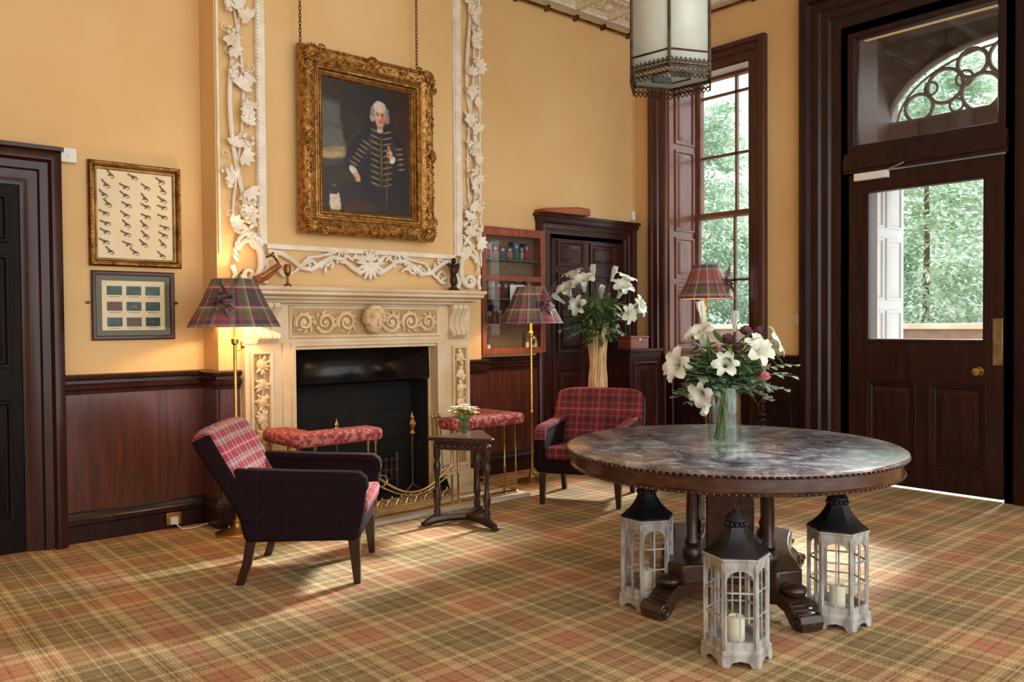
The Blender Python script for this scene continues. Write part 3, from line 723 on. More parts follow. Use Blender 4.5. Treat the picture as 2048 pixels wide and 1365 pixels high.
# ------------------------------------------------------------------ portrait
pt=thing('portrait_painting','framed oil portrait of a seated gentleman in ornate gilt frame','painting',(3.385,YB-.05,2.06))
o=(3.385,YB-.05,2.06)
XPm=T(0,YB-.05,0)@WY
mb=MB()
U0,V0,U1,V1=2.80,2.07,3.975,3.445
mb.frame(U0,V0,U1,V1,[(0,0),(0,.05),(.02,.085),(.05,.10),(.09,.085),(.12,.055),(.135,.06),(.15,.055),(.16,.03),(.175,.035),(.19,.03),(.20,.012),(.205,0)],'gold',XPm)
mb.frame(U0+.125,V0+.125,U1-.125,V1-.125,[(0,.05),(.008,.066),(.016,.052)],'goldpl',XPm)
mb.frame(U0+.175,V0+.175,U1-.175,V1-.175,[(0,.03),(.006,.042),(.014,.03)],'goldpl',XPm)
rnd=random.Random(4)
def orn(u,v,a,s=1.):
    mb.ell((u,v,.090),(.026*s,.009*s,.013),'gold',XPm,n=8,m=5,R=RZ(a))
for i in range(96):
    t=(i+.5)/96
    for u,v,a in ((U0+.055,V0+.02+(V1-V0-.04)*t,pi/2),(U1-.055,V0+.02+(V1-V0-.04)*t,pi/2),(U0+.02+(U1-U0-.04)*t,V0+.055,0),(U0+.02+(U1-U0-.04)*t,V1-.055,0)):
        dx,dy=(rnd.uniform(-.03,.03),0) if abs(a)>1 else (0,rnd.uniform(-.03,.03))
        orn(u+dx,v+dy,a+rnd.uniform(-.9,.9),rnd.uniform(.6,1.1))
def fan(u,v,a0,s):
    for k in range(9):
        a=a0+(k-4)*.34; mb.ell((.035*s,0,.1),(.045*s,.012*s,.016),'gold',XPm@T(u,v,0)@RZ(a),n=8,m=6)
    mb.ell((u,v,.108),(.026*s,.026*s,.018),'gold',XPm)
for u,v,a in ((U0+.08,V0+.08,pi*1.25),(U1-.08,V0+.08,-pi/4),(U0+.08,V1-.08,pi*.75),(U1-.08,V1-.08,pi/4)):
    fan(u,v,a,1.05)
    for q in (-1,1):
        sp=spiral(u+.09*q*math.cos(a+pi/2)-.02*math.cos(a),v+.09*q*math.sin(a+pi/2)-.02*math.sin(a),.035,.008,a,1.3*q,16); mb.tube(w3(sp,.10),.008,'gold',6,XPm)
for u,v,a in ((U0+.055,(V0+V1)/2,pi),(U1-.055,(V0+V1)/2,0),((U0+U1)/2,V0+.055,-pi/2),((U0+U1)/2,V1-.055,pi/2)): fan(u,v,a,.75)
for i in range(60):
    t=i/59
    for u,v in ((U0+.168,V0+.17+(V1-V0-.34)*t),(U1-.168,V0+.17+(V1-V0-.34)*t)): mb.ell((u,v,.04),(.008,.010,.008),'goldpl',XPm,n=6,m=4)
    for u,v in ((U0+.17+(U1-U0-.34)*t,V0+.168),(U0+.17+(U1-U0-.34)*t,V1-.168)): mb.ell((u,v,.04),(.008,.008,.008),'goldpl',XPm,n=6,m=4)
fin('gilt_frame',mb,pt,'ornate carved gilt frame',origin=o)
SK=(206,156,124); WIG=(178,172,164); COAT=(22,22,32); GOLDP=(140,116,72); CUF=(208,202,188)
LY=[(-.30,.14,.20,.30,0,(66,70,74),.9),(-.33,.28,.12,.14,.4,(86,88,88),.9),(-.30,.05,.16,.08,.2,(96,94,86),.9),(-.33,-.06,.14,.035,.1,(176,150,96),.9),(-.28,-.02,.10,.02,.2,(140,128,100),.9),
 (-.3,-.20,.25,.09,0,(44,40,32),.5),(-.34,-.13,.07,.02,0,(70,64,46),.6),
 (-.19,.25,.045,.32,.12,(42,32,24),.6),(-.24,.42,.20,.09,.1,(44,36,26),.7),(-.1,.36,.10,.14,.3,(38,30,24),.7),(-.13,.12,.03,.16,-.3,(46,36,28),.6),
 (.34,.22,.10,.36,0,(54,26,24),.7),(.3,.42,.12,.10,0,(44,24,22),.8),
 (.10,-.38,.30,.18,0,(24,20,22),.4),(-.17,-.34,.16,.08,.35,(32,26,30),.3),(-.06,-.46,.14,.07,0,(62,26,24),.5),
 (-.285,-.42,.045,.12,.05,(206,190,172),.25),(-.29,-.33,.05,.03,.2,(40,32,32),.3),
 (.10,-.02,.17,.22,0,COAT,.2),(.10,.11,.15,.10,0,COAT,.2),(-.06,.0,.09,.20,-.62,COAT,.2),(-.13,-.13,.09,.06,-.5,(26,26,38),.2),(.27,-.02,.09,.18,.25,COAT,.2),(.12,-.26,.22,.16,0,COAT,.25),(.28,-.22,.10,.14,.3,(20,19,27),.3),
 (.02,.05,.03,.12,-.3,(40,42,58),.9),(.24,.06,.025,.08,.3,(38,40,54),.9)]
for i in range(10):
    y=.155-.046*i
    for sx in (-1,1): LY.append((.125+sx*.055,y+.01,.044,.0058,sx*.28,GOLDP,.7))
for i in range(6): LY.append((-.01-.022*i,.06-.034*i,.040,.006,-.45,GOLDP,.7))
for i in range(5): LY.append((.29+.005*i,.05-.04*i,.034,.006,.2,GOLDP,.7))
LY += [(.125,-.05,.006,.2,0,(110,90,56),.6),
 (.115,.325,.072,.062,0,WIG,.25),(.115,.360,.056,.038,0,(194,188,178),.3),(.048,.268,.022,.036,.1,(160,152,144),.4),(.183,.268,.022,.036,-.1,(138,130,122),.4),
 (.05,.31,.018,.04,0,(136,128,120),.9),(.18,.31,.018,.04,0,(126,118,110),.9),
 (.115,.195,.028,.035,0,(170,126,98),.4),(.115,.170,.026,.016,0,(186,178,164),.5),
 (.115,.278,.050,.072,0,SK,.22),(.138,.272,.024,.058,0,(176,124,98),.9),(.098,.262,.018,.016,0,(218,150,124),.9),(.136,.262,.014,.014,0,(196,120,98),.9),(.115,.325,.03,.018,0,(224,178,146),.9),
 (.095,.293,.0115,.0065,0,(60,44,38),.8),(.136,.293,.0115,.0065,0,(60,44,38),.8),(.094,.308,.015,.004,.1,(120,92,78),.9),(.137,.308,.015,.004,-.1,(120,92,78),.9),
 (.117,.271,.007,.02,0,(226,176,146),.8),(.119,.255,.010,.006,0,(150,96,78),.8),(.117,.238,.016,.005,0,(144,70,62),.8),(.117,.222,.02,.008,0,(190,140,114),.8),
 (-.125,-.165,.045,.026,-.8,CUF,.4),(-.095,-.205,.032,.022,-.7,SK,.3),(-.078,-.228,.020,.007,-1.0,SK,.4),(-.090,-.232,.020,.007,-1.1,(190,140,110),.4),(-.100,-.232,.018,.007,-1.2,SK,.4),
 (.228,-.045,.032,.022,1.0,CUF,.4),(.205,-.005,.024,.034,.1,SK,.3),(.192,.012,.018,.007,.2,(220,170,138),.4),(.190,-.004,.018,.007,.2,(190,140,110),.4),(.190,-.018,.018,.007,.2,SK,.4),
 (.178,-.20,.007,.25,-.06,(98,62,38),.5),(.194,.05,.011,.014,0,(180,150,90),.5)]
# painted surface: brushed colour attribute evaluated on a fine canvas grid
NU,NV=162,204; cu0,cu1,cv0,cv1=-.402,.404,-.5,.512
vs=[];cols_=[];fs=[]
base=lin((30,26,26)); LYl=[(a,b,c,d,math.cos(e),math.sin(e),lin(f_),g_) for a,b,c,d,e,f_,g_ in LY]
for j in range(NV+1):
    for i in range(NU+1):
        u=cu0+(cu1-cu0)*i/NU; v_=cv0+(cv1-cv0)*j/NV
        vs.append((u,0,v_+.69-.005))
        n1=noise.noise(Vector((u*26,v_*26,1)))*.008; n2=noise.noise(Vector((u*26,v_*26,9)))*.008
        br=1+.28*noise.noise(Vector((u*14,v_*40,4)))+.2*noise.noise(Vector((u*60,v_*60,7)))
        col=base
        for cx,cy_,rx,ry,ce,se,cc,so_ in LYl:
            if rx<.03 or ry<.03: x,y=u-cx,v_-cy_
            else: x,y=u+n1-cx,v_+n2-cy_
            R1=max(rx,ry)*1.5
            if abs(x)>R1 or abs(y)>R1: continue
            l=math.hypot((x*ce+y*se)/rx,(-x*se+y*ce)/ry)
            k=(1+so_*.5-l)/so_
            if k<=0: continue
            k=1 if k>=1 else k*k*(3-2*k)
            col=tuple(p*(1-k)+q*k for p,q in zip(col,cc))
        cols_.append(tuple(max(0,p*br) for p in col)+(1.,))
for j in range(NV):
    for i in range(NU):
        a=j*(NU+1)+i; fs.append((a,a+1,a+NU+2,a+NU+1))
me=bpy.data.meshes.new('painted_canvas'); me.from_pydata(vs,[],fs)
at=me.color_attributes.new('paint','FLOAT_COLOR','POINT'); at.data.foreach_set('color',[c for q in cols_ for c in q])
m_,nt_,b_=newmat('oil_painting'); an_=nt_.nodes.new('ShaderNodeAttribute'); an_.attribute_name='paint'; nt_.links.new(an_.outputs['Color'],b_.inputs['Base Color']); b_.inputs['Roughness'].default_value=.4
bn=nt_.nodes.new('ShaderNodeTexNoise'); bn.inputs['Scale'].default_value=70; bb=nt_.nodes.new('ShaderNodeBump'); bb.inputs['Strength'].default_value=.15; bb.inputs['Distance'].default_value=.003; nt_.links.new(bn.outputs['Fac'],bb.inputs['Height']); nt_.links.new(bb.outputs[0],b_.inputs['Normal'])
me.materials.append(m_)
cv=bpy.data.objects.new('painted_canvas',me); C.objects.link(cv); cv.parent=pt; cv.location=(0,-.010,0); cv['label']='dark oil canvas of a bewigged man in frogged coat'
def chain(x,z0,z1):
    mb=MB(); z=z0; k=0
    while z<z1:
        pts=[(.009*math.cos(t),0,.018*math.sin(t)) for t in [2*pi*i/10 for i in range(10)]]
        mb.tube(pts,.003,'bronze',5,T(x,YB-.08,z+.015)@RZ(0 if k%2 else pi/2),closed=True); z+=.027; k+=1
    return mb
for x in (2.82,3.84):
    fin('hanging_chain',chain(x,3.44,ZC-.03),pt,'dark metal link chain',origin=o)

# ------------------------------------------------------------------ framed flies + small frame
fr=thing('framed_fishing_flies','gilt framed display of fishing flies on cream mount','picture',(1.765,YW,1.80)); o=(1.765,YW,1.80)
XA=T(0,YW-.004,0)@WY
mb=MB(); mb.frame(1.47,1.80,2.06,2.49,[(0,0),(0,.025),(.012,.04),(.03,.045),(.04,.03),(.05,.028),(.055,.012),(.055,0)],'brassold',XA)
for i in range(46):
    t=i/45
    for u,v in ((1.485,1.815+.66*t),(2.045,1.815+.66*t),(1.485+.56*t,1.815),(1.485+.56*t,2.475)): mb.ell((u,v,.04),(.009,.009,.008),'gold',XA,n=6,m=4)
fin('frame',mb,fr,'dark gilt frame',origin=o)
mb=MB(); mb.box(1.52,1.85,.004,2.01,2.44,.010,'paper',XA); fin('mount',mb,fr,'cream mount',origin=o)
def flymesh():
    mb=MB(); mb.ell((0,0,.012),(.024,.009,.006),'flyb',n=8,m=5)
    mb.tube([(.02,0,.012),(.03,-.004,.012),(.03,-.016,.012),(.018,-.024,.012),(.008,-.018,.012)],.0022,'blackm',5)
    mb.prism([(0,.004),(-.045,.022),(-.05,.010),(-.015,-.004)],.011,.015,'flyb'); mb.prism([(.012,-.002),(-.008,-.024),(-.018,-.020),(-.006,-.002)],.011,.014,'flyb')
    mb.ell((.022,0,.013),(.006,.006,.005),'orange',n=6,m=4)
    return mb
f0=None; rows=[3,4,4,4,4,4,4,4,3]; rnd=random.Random(2)
for r,nn in enumerate(rows):
    for k in range(nn):
        u=1.52+.49*(k+.5)/nn+rnd.uniform(-.012,.012); v=2.40-.063*r+rnd.uniform(-.008,.008)
        if f0 is None: f0=fin('fishing_fly',flymesh(),fr); f=f0
        else: f=f0.copy(); C.objects.link(f); f.parent=fr
        f.matrix_local=T(u-o[0],-.004,v-o[2])@WY@RZ(rnd.uniform(-.5,.2)-.1)@SC(.84,.84,1)
mb=MB(); mb.box(1.52,1.85,.022,2.01,2.44,.023,'pglass',XA); fin('picture_glass',mb,fr,origin=o)

fr=thing('framed_small_prints','mahogany framed print of nine small fly pictures','picture',(1.745,YW,1.31)); o=(1.745,YW,1.31)
mb=MB(); mb.frame(1.48,1.31,2.01,1.77,[(0,0),(0,.018),(.008,.024),(.024,.02),(.03,.01),(.03,0)],'frame',XA); fin('frame',mb,fr,'red-brown wooden frame',origin=o)
mb=MB(); mb.box(1.505,1.335,.002,1.985,1.745,.006,'green',XA); mb.box(1.545,1.375,.006,1.945,1.705,.008,'paper',XA); fin('mount',mb,fr,origin=o)
for i in range(3):
    for j in range(3):
        mb=MB(); u=1.575+.122*i; v=1.40+.105*j
        mb.box(u,v,.008,u+.095,v+.06,.010,'redp' if (i+j)%4==1 else 'teal',XA); mb.box(u+.015,v-.014,.008,u+.08,v-.009,.009,'greyp',XA)
        mb.ell((u+.047,v+.03,.010),(.022,.007,.001),'orange' if (i*j)%2 else 'flyb',XA,n=8,m=4)
        fin('small_print',mb,fr,origin=o)
mb=MB(); mb.box(1.505,1.335,.014,1.985,1.745,.015,'pglass',XA); fin('picture_glass',mb,fr,origin=o)
for u in (1.46,2.02):
    mb=MB(); mb.ell((u,1.56,.005),(.018,.010,.006),'brassold',XA,n=8,m=5); fin('mirror_plate',mb,fr,origin=o)

mb=MB(); mb.box(1.302,2.45,0,1.40,2.54,.05,'white',XA); mb.ell((1.35,2.49,.05),(.012,.012,.004),'paper',XA)
tag(fin('alarm_box',mb,bevel=.008),'small white plastic alarm box on the wall','alarm')
mb=MB(); mb.box(6.84,2.50,0,6.89,2.60,.04,'white',XA); mb.ell((6.865,2.53,.035),(.02,.02,.016),'white',XA)
tag(fin('motion_sensor',mb,bevel=.006),'small white motion sensor high in the corner','sensor')
sk=thing('wall_socket','brass plate socket with a plug and white cable','socket',(1.97,YW-.05,.06))
mb=MB(); mb.box(-.05,-.006,-.035,.05,.0,.05,'brass'); fin('plate',mb,sk,bevel=.002)
mb=MB(); mb.box(-.03,-.04,-.025,.02,-.006,.02,'white'); mb.tube([(0,-.04,-.02),(.02,-.1,-.05),(.1,-.12,-.052),(.2,-.06,-.052),(.3,-.12,-.052),(.28,-.3,-.052)],.005,'cable',6); fin('plug',mb,sk,bevel=.004)
sw=thing('light_switch','small white switch plate beside the door casing','switch',(XW,3.935,1.42))
mb=MB(); mb.box(-.012,-.03,-.045,0,.03,.045,'white'); mb.box(-.017,-.008,-.014,-.01,.008,.014,'paper'); fin('plate',mb,sw,bevel=.002)

# ------------------------------------------------------------------ wall cabinet
cb=thing('wall_display_cabinet','reddish wooden glazed wall cabinet with wire mesh and fly boxes','cabinet',(5.065,YW,1.12)); o=(5.065,YW,1.12)
XK=T(0,YW,0)@WY; K0,K1,KZ0,KZ1=4.66,5.44,1.12,2.28
mb=MB(); mb.box(K0,KZ0,0,K0+.02,KZ1,.13,'cab',XK); mb.box(K1-.02,KZ0,0,K1,KZ1,.13,'cab',XK); mb.box(K0,KZ0,0,K1,KZ0+.02,.13,'cab',XK); mb.box(K0-.01,KZ1-.02,0,K1+.005,KZ1,.15,'cab',XK); mb.box(K0,KZ0,0,K1,KZ1,.01,'mesh',XK)
fin('carcass',mb,cb,origin=o,bevel=.002)
for i,z in enumerate((1.38,1.62,1.98)):
    mb=MB(); mb.box(K0+.02,z,.01,K1-.02,z+.012,.11,'teal' if i==2 else 'cab',XK); fin('shelf',mb,cb,origin=o)
mb=MB(); mb.frame(K0,KZ0,K1,KZ1-.02,[(0,.13),(0,.15),(.05,.15),(.055,.145),(.055,.13)],'cab',XK); mb.box(K0+.05,1.79,.13,K1-.05,1.84,.15,'cab',XK)
dr=fin('glazed_door',mb,cb,'reddish wooden door frame',origin=o,bevel=.002)
mb=MB(); mb.box(K0+.05,KZ0+.05,.138,K1-.05,KZ1-.07,.14,'pglass',XK); fin('door_glass',mb,dr,origin=o)
mb=MB(); mb.ell((K1-.03,1.7,.16),(.01,.01,.012),'brass',XK); fin('door_knob',mb,dr,origin=o)
rnd=random.Random(12)
cols=[(150,56,48),(50,92,110),(170,150,104),(60,78,54),(190,188,176),(78,54,96),(160,102,54)]
for i,c in enumerate(cols): M['bx%d'%i]=mat('box_card_%d'%i,c,.6,c2=tuple(int(v*.6) for v in c),scale=40)
for z in (1.392,1.632,1.992):
    x=K0+.035
    while x<K1-.13:
        w=rnd.uniform(.05,.09); h=rnd.uniform(.12,.19)
        mb=MB(); mb.box(0,-.03,0,w,.03,h,'bx%d'%rnd.randrange(7)); mb.box(.008,-.032,.01,w-.008,-.029,h*.6,'bx%d'%rnd.randrange(7)); mb.ell((w/2,-.03,h*.75),(w*.3,.003,h*.12),'bx4',n=8,m=4)
        b=tag(fin('tackle_box',mb,bevel=.002),'small coloured tackle packet on the cabinet shelf','box','tackle packets in the wall cabinet'); b.location=(x,YW-.05,z); x+=w+.006
for i,x in enumerate((4.74,4.80,5.28,5.34,5.39)):
    mb=MB(); h=.12+.03*(i%3); mb.lathe([(.0,0),(.018,.0),(.018,h*.6),(.008,h*.75),(.008,h*.93),(.01,h*.94),(.01,h),(0,h)],'bx%d'%(i%5),12); mb.lathe([(.0185,h*.15),(.0185,h*.45)],'paper',12,cap=False)
    b=tag(fin('small_bottle',mb),'small bottle standing in the wall cabinet','bottle','small bottles in the wall cabinet'); b.location=(x,YW-.06,1.14)
mb=MB(); mb.box(5.02,1.50,.112,5.20,1.76,.114,'wpaper',XK)
for k in range(9): mb.box(5.04,1.52+.024*k,.114,5.18-.02*(k%3),1.524+.024*k,.1145,'greyp',XK)
tag(fin('paper_notice',mb),'white paper notice inside the cabinet','paper')
mb=MB(); mb.hexa([(0,-.16,0),(.62,-.16,0),(.62,0,0),(0,0,0),(0,-.16,.03),(.62,-.16,.07),(.62,0,.11),(0,0,.03)],'orange')
b=tag(fin('wooden_plank',mb,bevel=.004),'orange pine wedge plank lying on the door casing','plank'); b.location=(5.44,YW-.0,2.472)

# ------------------------------------------------------------------ mantel ornaments
cr=thing('bronze_figure_cross','small dark bronze cross-shaped figure on stepped base','ornament',(4.17,5.50,1.677))
mb=MB(); mb.box(-.045,-.03,0,.045,.03,.015,'figure'); mb.box(-.03,-.02,.015,.03,.02,.03,'figure'); fin('base',mb,cr,bevel=.002)
mb=MB(); mb.tube([(0,0,.03),(0,0,.14),(0,0,.27)],[.020,.022,.014],'figure',8); mb.tube([(-.06,0,.215),(0,0,.205),(.06,0,.215)],[.010,.018,.010],'figure',8); mb.ell((0,-.008,.25),(.022,.022,.026),'figure'); mb.ell((0,-.008,.17),(.030,.022,.05),'figure'); mb.ell((0,-.004,.09),(.034,.026,.06),'figure'); mb.tube([(-.05,-.01,.23),(-.04,-.012,.18),(-.03,-.01,.13)],.010,'figure',6); mb.tube([(.05,-.01,.23),(.045,-.012,.19),(.03,-.01,.15)],.010,'figure',6)
fin('figure',mb,cr)
tl=thing('brass_candlestick','small brass goblet shaped candlestick','candlestick',(2.66,5.45,1.677))
mb=MB(); mb.lathe([(.0,0),(.03,0),(.03,.008),(.01,.02),(.008,.07),(.018,.08),(.026,.11),(.022,.15),(.012,.155),(.0,.16)],'brassold',16); fin('stem',mb,tl)
ms=thing('wooden_mask_carving','angled carved wood and brass ornament on the shelf','ornament',(2.51,5.47,1.678))
mb=MB(); mb.tube([(-.08,0,.035),(0,0,.07),(.10,0,.15)],[.033,.03,.02],'orange',10); mb.tube([(-.05,-.03,.05),(.06,-.02,.12)],.01,'brass',8); mb.ell((.05,0,.22),(.012,.012,.02),'brassold'); mb.tube([(.10,0,.15),(.05,0,.22),(0,0,.2)],.008,'brassold',8); mb.box(-.10,-.04,0,-.02,.04,.015,'orange'); fin('body',mb,ms)

# ------------------------------------------------------------------ floor lamps
def lampmesh(root,H,shb,tr=.30,tt=.14,light=18):
    mb=MB(); mb.lathe([(0,0),(.145,0),(.145,.012),(.13,.02),(.10,.026),(.07,.036),(.03,.05),(.024,.075),(.03,.085),(.018,.1),(0,.1)],'brass',32); fin('base',mb,root,'round stepped brass base')
    mb=MB(); mb.lathe([(0,.09),(.013,.09),(.013,.6),(.018,.61),(.018,.63),(.011,.64),(.011,shb-.12),(.022,shb-.11),(.024,shb-.08),(.010,shb-.06),(.010,shb+.05),(0,shb+.05)],'brass',16)
    mb.tube([(0,0,shb-.16),(.045,0,shb-.15),(.045,0,shb-.10),(0,0,shb-.09)],.006,'brass',6); mb.ell((.055,0,shb-.13),(.012,.02,.014),'brass')
    for i in range(3):
        a=i*2*pi/3; mb.tube([(0,0,shb+.03),(.05*math.cos(a),.05*math.sin(a),shb+.12),(0.03*math.cos(a),.03*math.sin(a),shb+.22),(tt*math.cos(a),tt*math.sin(a),shb+.30)],.003,'brass',5)
    fin('pole',mb,root,'slim brass pole')
    mb=MB(); mb.lathe([(tr,shb),(tr-.006,shb+.012),((tr+tt)*.47,shb+.17),(tt+.004,shb+.31),(tt,shb+.32)],'shade',40,cap=False)
    s=fin('lamp_shade',mb,root,'patchwork red, purple, green and grey tartan shade',uv='cyl')
    mb=MB(); mb.lathe([(tr-.008,shb+.003),((tr+tt)*.47-.006,shb+.17),(tt-.004,shb+.317)],'shadein',40,cap=False); fin('shade_lining',mb,s)
    mb=MB(); mb.ell((0,0,shb+.09),(.028,.028,.045),'bulb'); fin('bulb',mb,root,'lit warm bulb')
    mb=MB(); rnd=random.Random(5)
    a=math.radians(-125); cx,cy=(tr+tt)/2*math.cos(a)*1.0,(tr+tt)/2*math.sin(a)*1.0
    for k in range(20):
        d=(rnd.uniform(-1,1)+math.cos(a)*.6,rnd.uniform(-1,1)+math.sin(a)*.6,rnd.uniform(-1.3,1))
        mb.leaf((cx,cy,shb+.17),d,rnd.uniform(.07,.14),.028,('mauve','shade','bark')[k%3],droop=.2,seg=5)
    mb.ell((cx,cy,shb+.17),(.03,.03,.03),'mauve')
    for k in range(3): mb.tube([(cx,cy,shb+.18),(cx+.06*math.cos(a+1.2),cy+.06*math.sin(a+1.2),shb+.25+.03*k),(cx+.1*math.cos(a+1.2+.2*k),cy+.1*math.sin(a+1.2),shb+.33+.02*k)],.003,'bark',5)
    fin('bow',mb,root,'tartan ribbon and dried leaf bow')
    l=bpy.data.lights.new('bulb_light','POINT'); l.energy=light; l.color=(1,.76,.46); l.shadow_soft_size=.04
    lo=bpy.data.objects.new('bulb_light',l); C.objects.link(lo); lo.parent=root; lo.location=(0,0,shb+.15)
l1=thing('floor_lamp','brass floor lamp with tartan shade lit beside the chimney breast','lamp',(2.235,5.37,0)); lampmesh(l1,1.4,1.39,light=16)
l2=thing('floor_lamp','brass floor lamp with tartan shade lit beside the fender','lamp',(4.89,5.33,0),rz=.5); lampmesh(l2,1.4,1.40,.285,.125,light=8)
l3=thing('floor_lamp','tall brass lamp with tartan shade in front of the window','lamp',(6.55,4.68,0),rz=1.2); lampmesh(l3,1.62,1.62,.265,.12,light=.4)

# ------------------------------------------------------------------ armchairs (local: +X front)
def armchair(root,inner,armm,lean,top,bw):
    for s in (-1,1):
        mb=MB()
        prof=[(.30,.24),(.335,.40),(.35,.53),(.345,.57),(.31,.60),(.2,.605),(0,.61),(-.2,.62),(-.36,.64),(-.36,.52),(-.30,.24)]
        y0,y1=(s*.27,s*.355)
        mb.prism(prof,min(y0,y1),max(y0,y1),'tartd',XYZ2)
        fin('armrest',mb,root,'padded upholstered armrest',bevel=.032,seg=5)
        mb=MB(); mb.prism([(.352,.50),(.356,.53),(.35,.578),(.31,.608),(.2,.613),(0,.618),(-.2,.628),(-.30,.634),(-.30,.59),(0,.575),(.28,.565),(.31,.53),(.31,.50)],min(s*.258,s*.348),max(s*.258,s*.348),armm,XYZ2); fin('arm_pad',mb,root,'tartan padded arm top',bevel=.025,seg=4)
    mb=MB(); mb.box(-.29,-.30,.24,.31,.30,.38,'tartd'); fin('seat_frame',mb,root,'dark upholstered seat rail',bevel=.02,seg=3)
    mb=MB(); mb.hexa([(-.22,-.268,.36),(.34,-.268,.35),(.34,.268,.35),(-.22,.268,.36),(-.22,-.268,.42),(.355,-.268,.45),(.355,.268,.45),(-.22,.268,.42)],inner); fin('seat_cushion',mb,root,'tartan seat cushion',bevel=.035,seg=4)
    mb=MB(); N=10; z0=.33; zs=[z0+(top-z0)*t for t in (0,.2,.4,.6,.8,.93,1)]
    P=[];th=.115;rows=[]
    for k,z in enumerate(zs):
        t=(z-z0)/(top-z0); rows.append((z,bw,-.19-lean*t**1.1))
    for side in (0,1):
        for z,w,x in rows:
            t=(z-z0)/(top-z0)
            for k in range(N+1):
                q=-1+2*k/N; y=w*q*(1-.05*t**6); cv=.035*(1-q*q)
                zz=z-(.05 if side else 0)*t - (.035*abs(q)**5)*t
                P.append((x-(th if side else 0)-cv*.6,y,zz))
    R=len(rows);K=N+1; o=len(mb.v); mb.v += [Vector(p) for p in P]
    ki=mb.mi(inner); ko=mb.mi('tartd')
    for j in range(R-1):
        for k in range(N):
            a=j*K+k; mb.f.append([a,a+1,a+K+1,a+K]); mb.m.append(ki); b=R*K+a; mb.f.append([b,b+K,b+K+1,b+1]); mb.m.append(ko)
        a=j*K; mb.f.append([a,a+K,R*K+a+K,R*K+a]); mb.m.append(ko)
        a=j*K+N; mb.f.append([a,R*K+a,R*K+a+K,a+K]); mb.m.append(ko)
    for k in range(N):
        a=(R-1)*K+k; mb.f.append([a,a+1,R*K+a+1,R*K+a]); mb.m.append(ki)
        a=k; mb.f.append([a,R*K+a,R*K+a+1,a+1]); mb.m.append(ko)
    fin('backrest',mb,root,'tartan upholstered reclined backrest',bevel=.04,seg=6,uv='back')
    for s in (-1,1):
        mb=MB(); mb.hexa([(.275,s*.30-.017,0),(.31,s*.30-.017,0),(.31,s*.30+.017,0),(.275,s*.30+.017,0),(.245,s*.29-.03,.25),(.31,s*.29-.03,.25),(.31,s*.29+.03,.25),(.245,s*.29+.03,.25)],'legw'); fin('leg',mb,root,'tapered dark wooden leg',bevel=.003)
        mb=MB(); mb.prism([(-.36,0),(-.315,0),(-.275,.12),(-.24,.26),(-.30,.26),(-.32,.13)],s*.29-.02,s*.29+.02,'legw',XYZ2); fin('leg',mb,root,'splayed dark wooden back leg',bevel=.004)
c1=thing('armchair','dark tartan upholstered armchair with red plaid back beside the fender','chair',(2.245,4.31,0),rz=math.radians(-39)); armchair(c1,'tart','tartd',.28,.868,.365)
c2=thing('armchair','plum red tartan upholstered armchair beside the round table','chair',(4.76,4.52,0),rz=math.radians(-150)); armchair(c2,'tartr','tartr',.22,.865,.385)

# ------------------------------------------------------------------ club fender
fd=thing('club_fender','brass club fender with red upholstered corner seats','fender',(3.43,4.98,.03))
fx0,fx1,fy0,fy1=-.93,.98,0.02,.48
def pad(pts):
    mb=MB(); mb.prism(pts,.56,.65,'paisley'); return mb
w=.22
fin('seat_pad',pad([(fx0-.05,fy1),(fx0-.05,fy0-.07),(-.31,fy0-.07),(-.31,fy0-.07+w),(fx0-.05+w,fy0-.07+w),(fx0-.05+w,fy1)]),fd,'L-shaped red paisley pad',bevel=.035,seg=4)
fin('seat_pad',pad([(fx1+.05,fy1),(fx1+.05-w,fy1),(fx1+.05-w,fy0-.07+w),(.30,fy0-.07+w),(.30,fy0-.07),(fx1+.05,fy0-.07)]),fd,'L-shaped red paisley pad',bevel=.035,seg=4)
for x,y in ((fx0,fy0),(fx1,fy0),(fx0,fy1-.05),(fx1,fy1-.05),(-.40,fy0),(.39,fy0),(fx0+.12,fy0),(fx1-.12,fy0),(fx0,fy0+.14),(fx1,fy0+.14),(-.34,fy0),(.33,fy0)):
    mb=MB(); mb.lathe([(0,0),(.018,0),(.018,.01),(.008,.02),(.008,.22),(.012,.225),(.012,.235),(.008,.24),(.008,.53),(.014,.54),(.014,.565),(0,.565)],'brass',10,T(x,y,0)); fin('post',mb,fd,'slim brass post')
mb=MB()
for z in (.02,.06): mb.tube([(fx0,fy1,z),(fx0,fy0,z),(fx1,fy0,z),(fx1,fy1,z)],.008,'brass',8)
mb.box(fx0,fy0-.01,.0,fx1,fy0+.01,.015,'brass')
x=-.34
while x<.30:
    mb.tube([(a,fy0,b) for a,b in arc(x+.05,.07,.045,0,pi,10)],.006,'brass',6)
    mb.tube([(a,fy0,b) for a,b in spiral(x+.05,.08,.03,.006,0,1.4,12)],.0045,'brass',5)
    mb.ell((x+.05,fy0,.125),(.010,.010,.014),'brass'); x+=.082
mb.tube([(-.34+.67*i/20,fy0,.30-.16*math.sin(pi*i/20)) for i in range(21)],.009,'brass',7)
mb.tube([(-.34+.67*i/20,fy0,.24-.12*math.sin(pi*i/20)) for i in range(21)],.006,'brass',7)
for s in (-1,1): mb.tube([(-.005+s*.29+.05*s*math.cos(t),fy0,.26+.04*math.sin(t)) for t in [i*.5 for i in range(11)]],.006,'brass',6)
fin('fender_rail',mb,fd,'low scrolled brass rail')

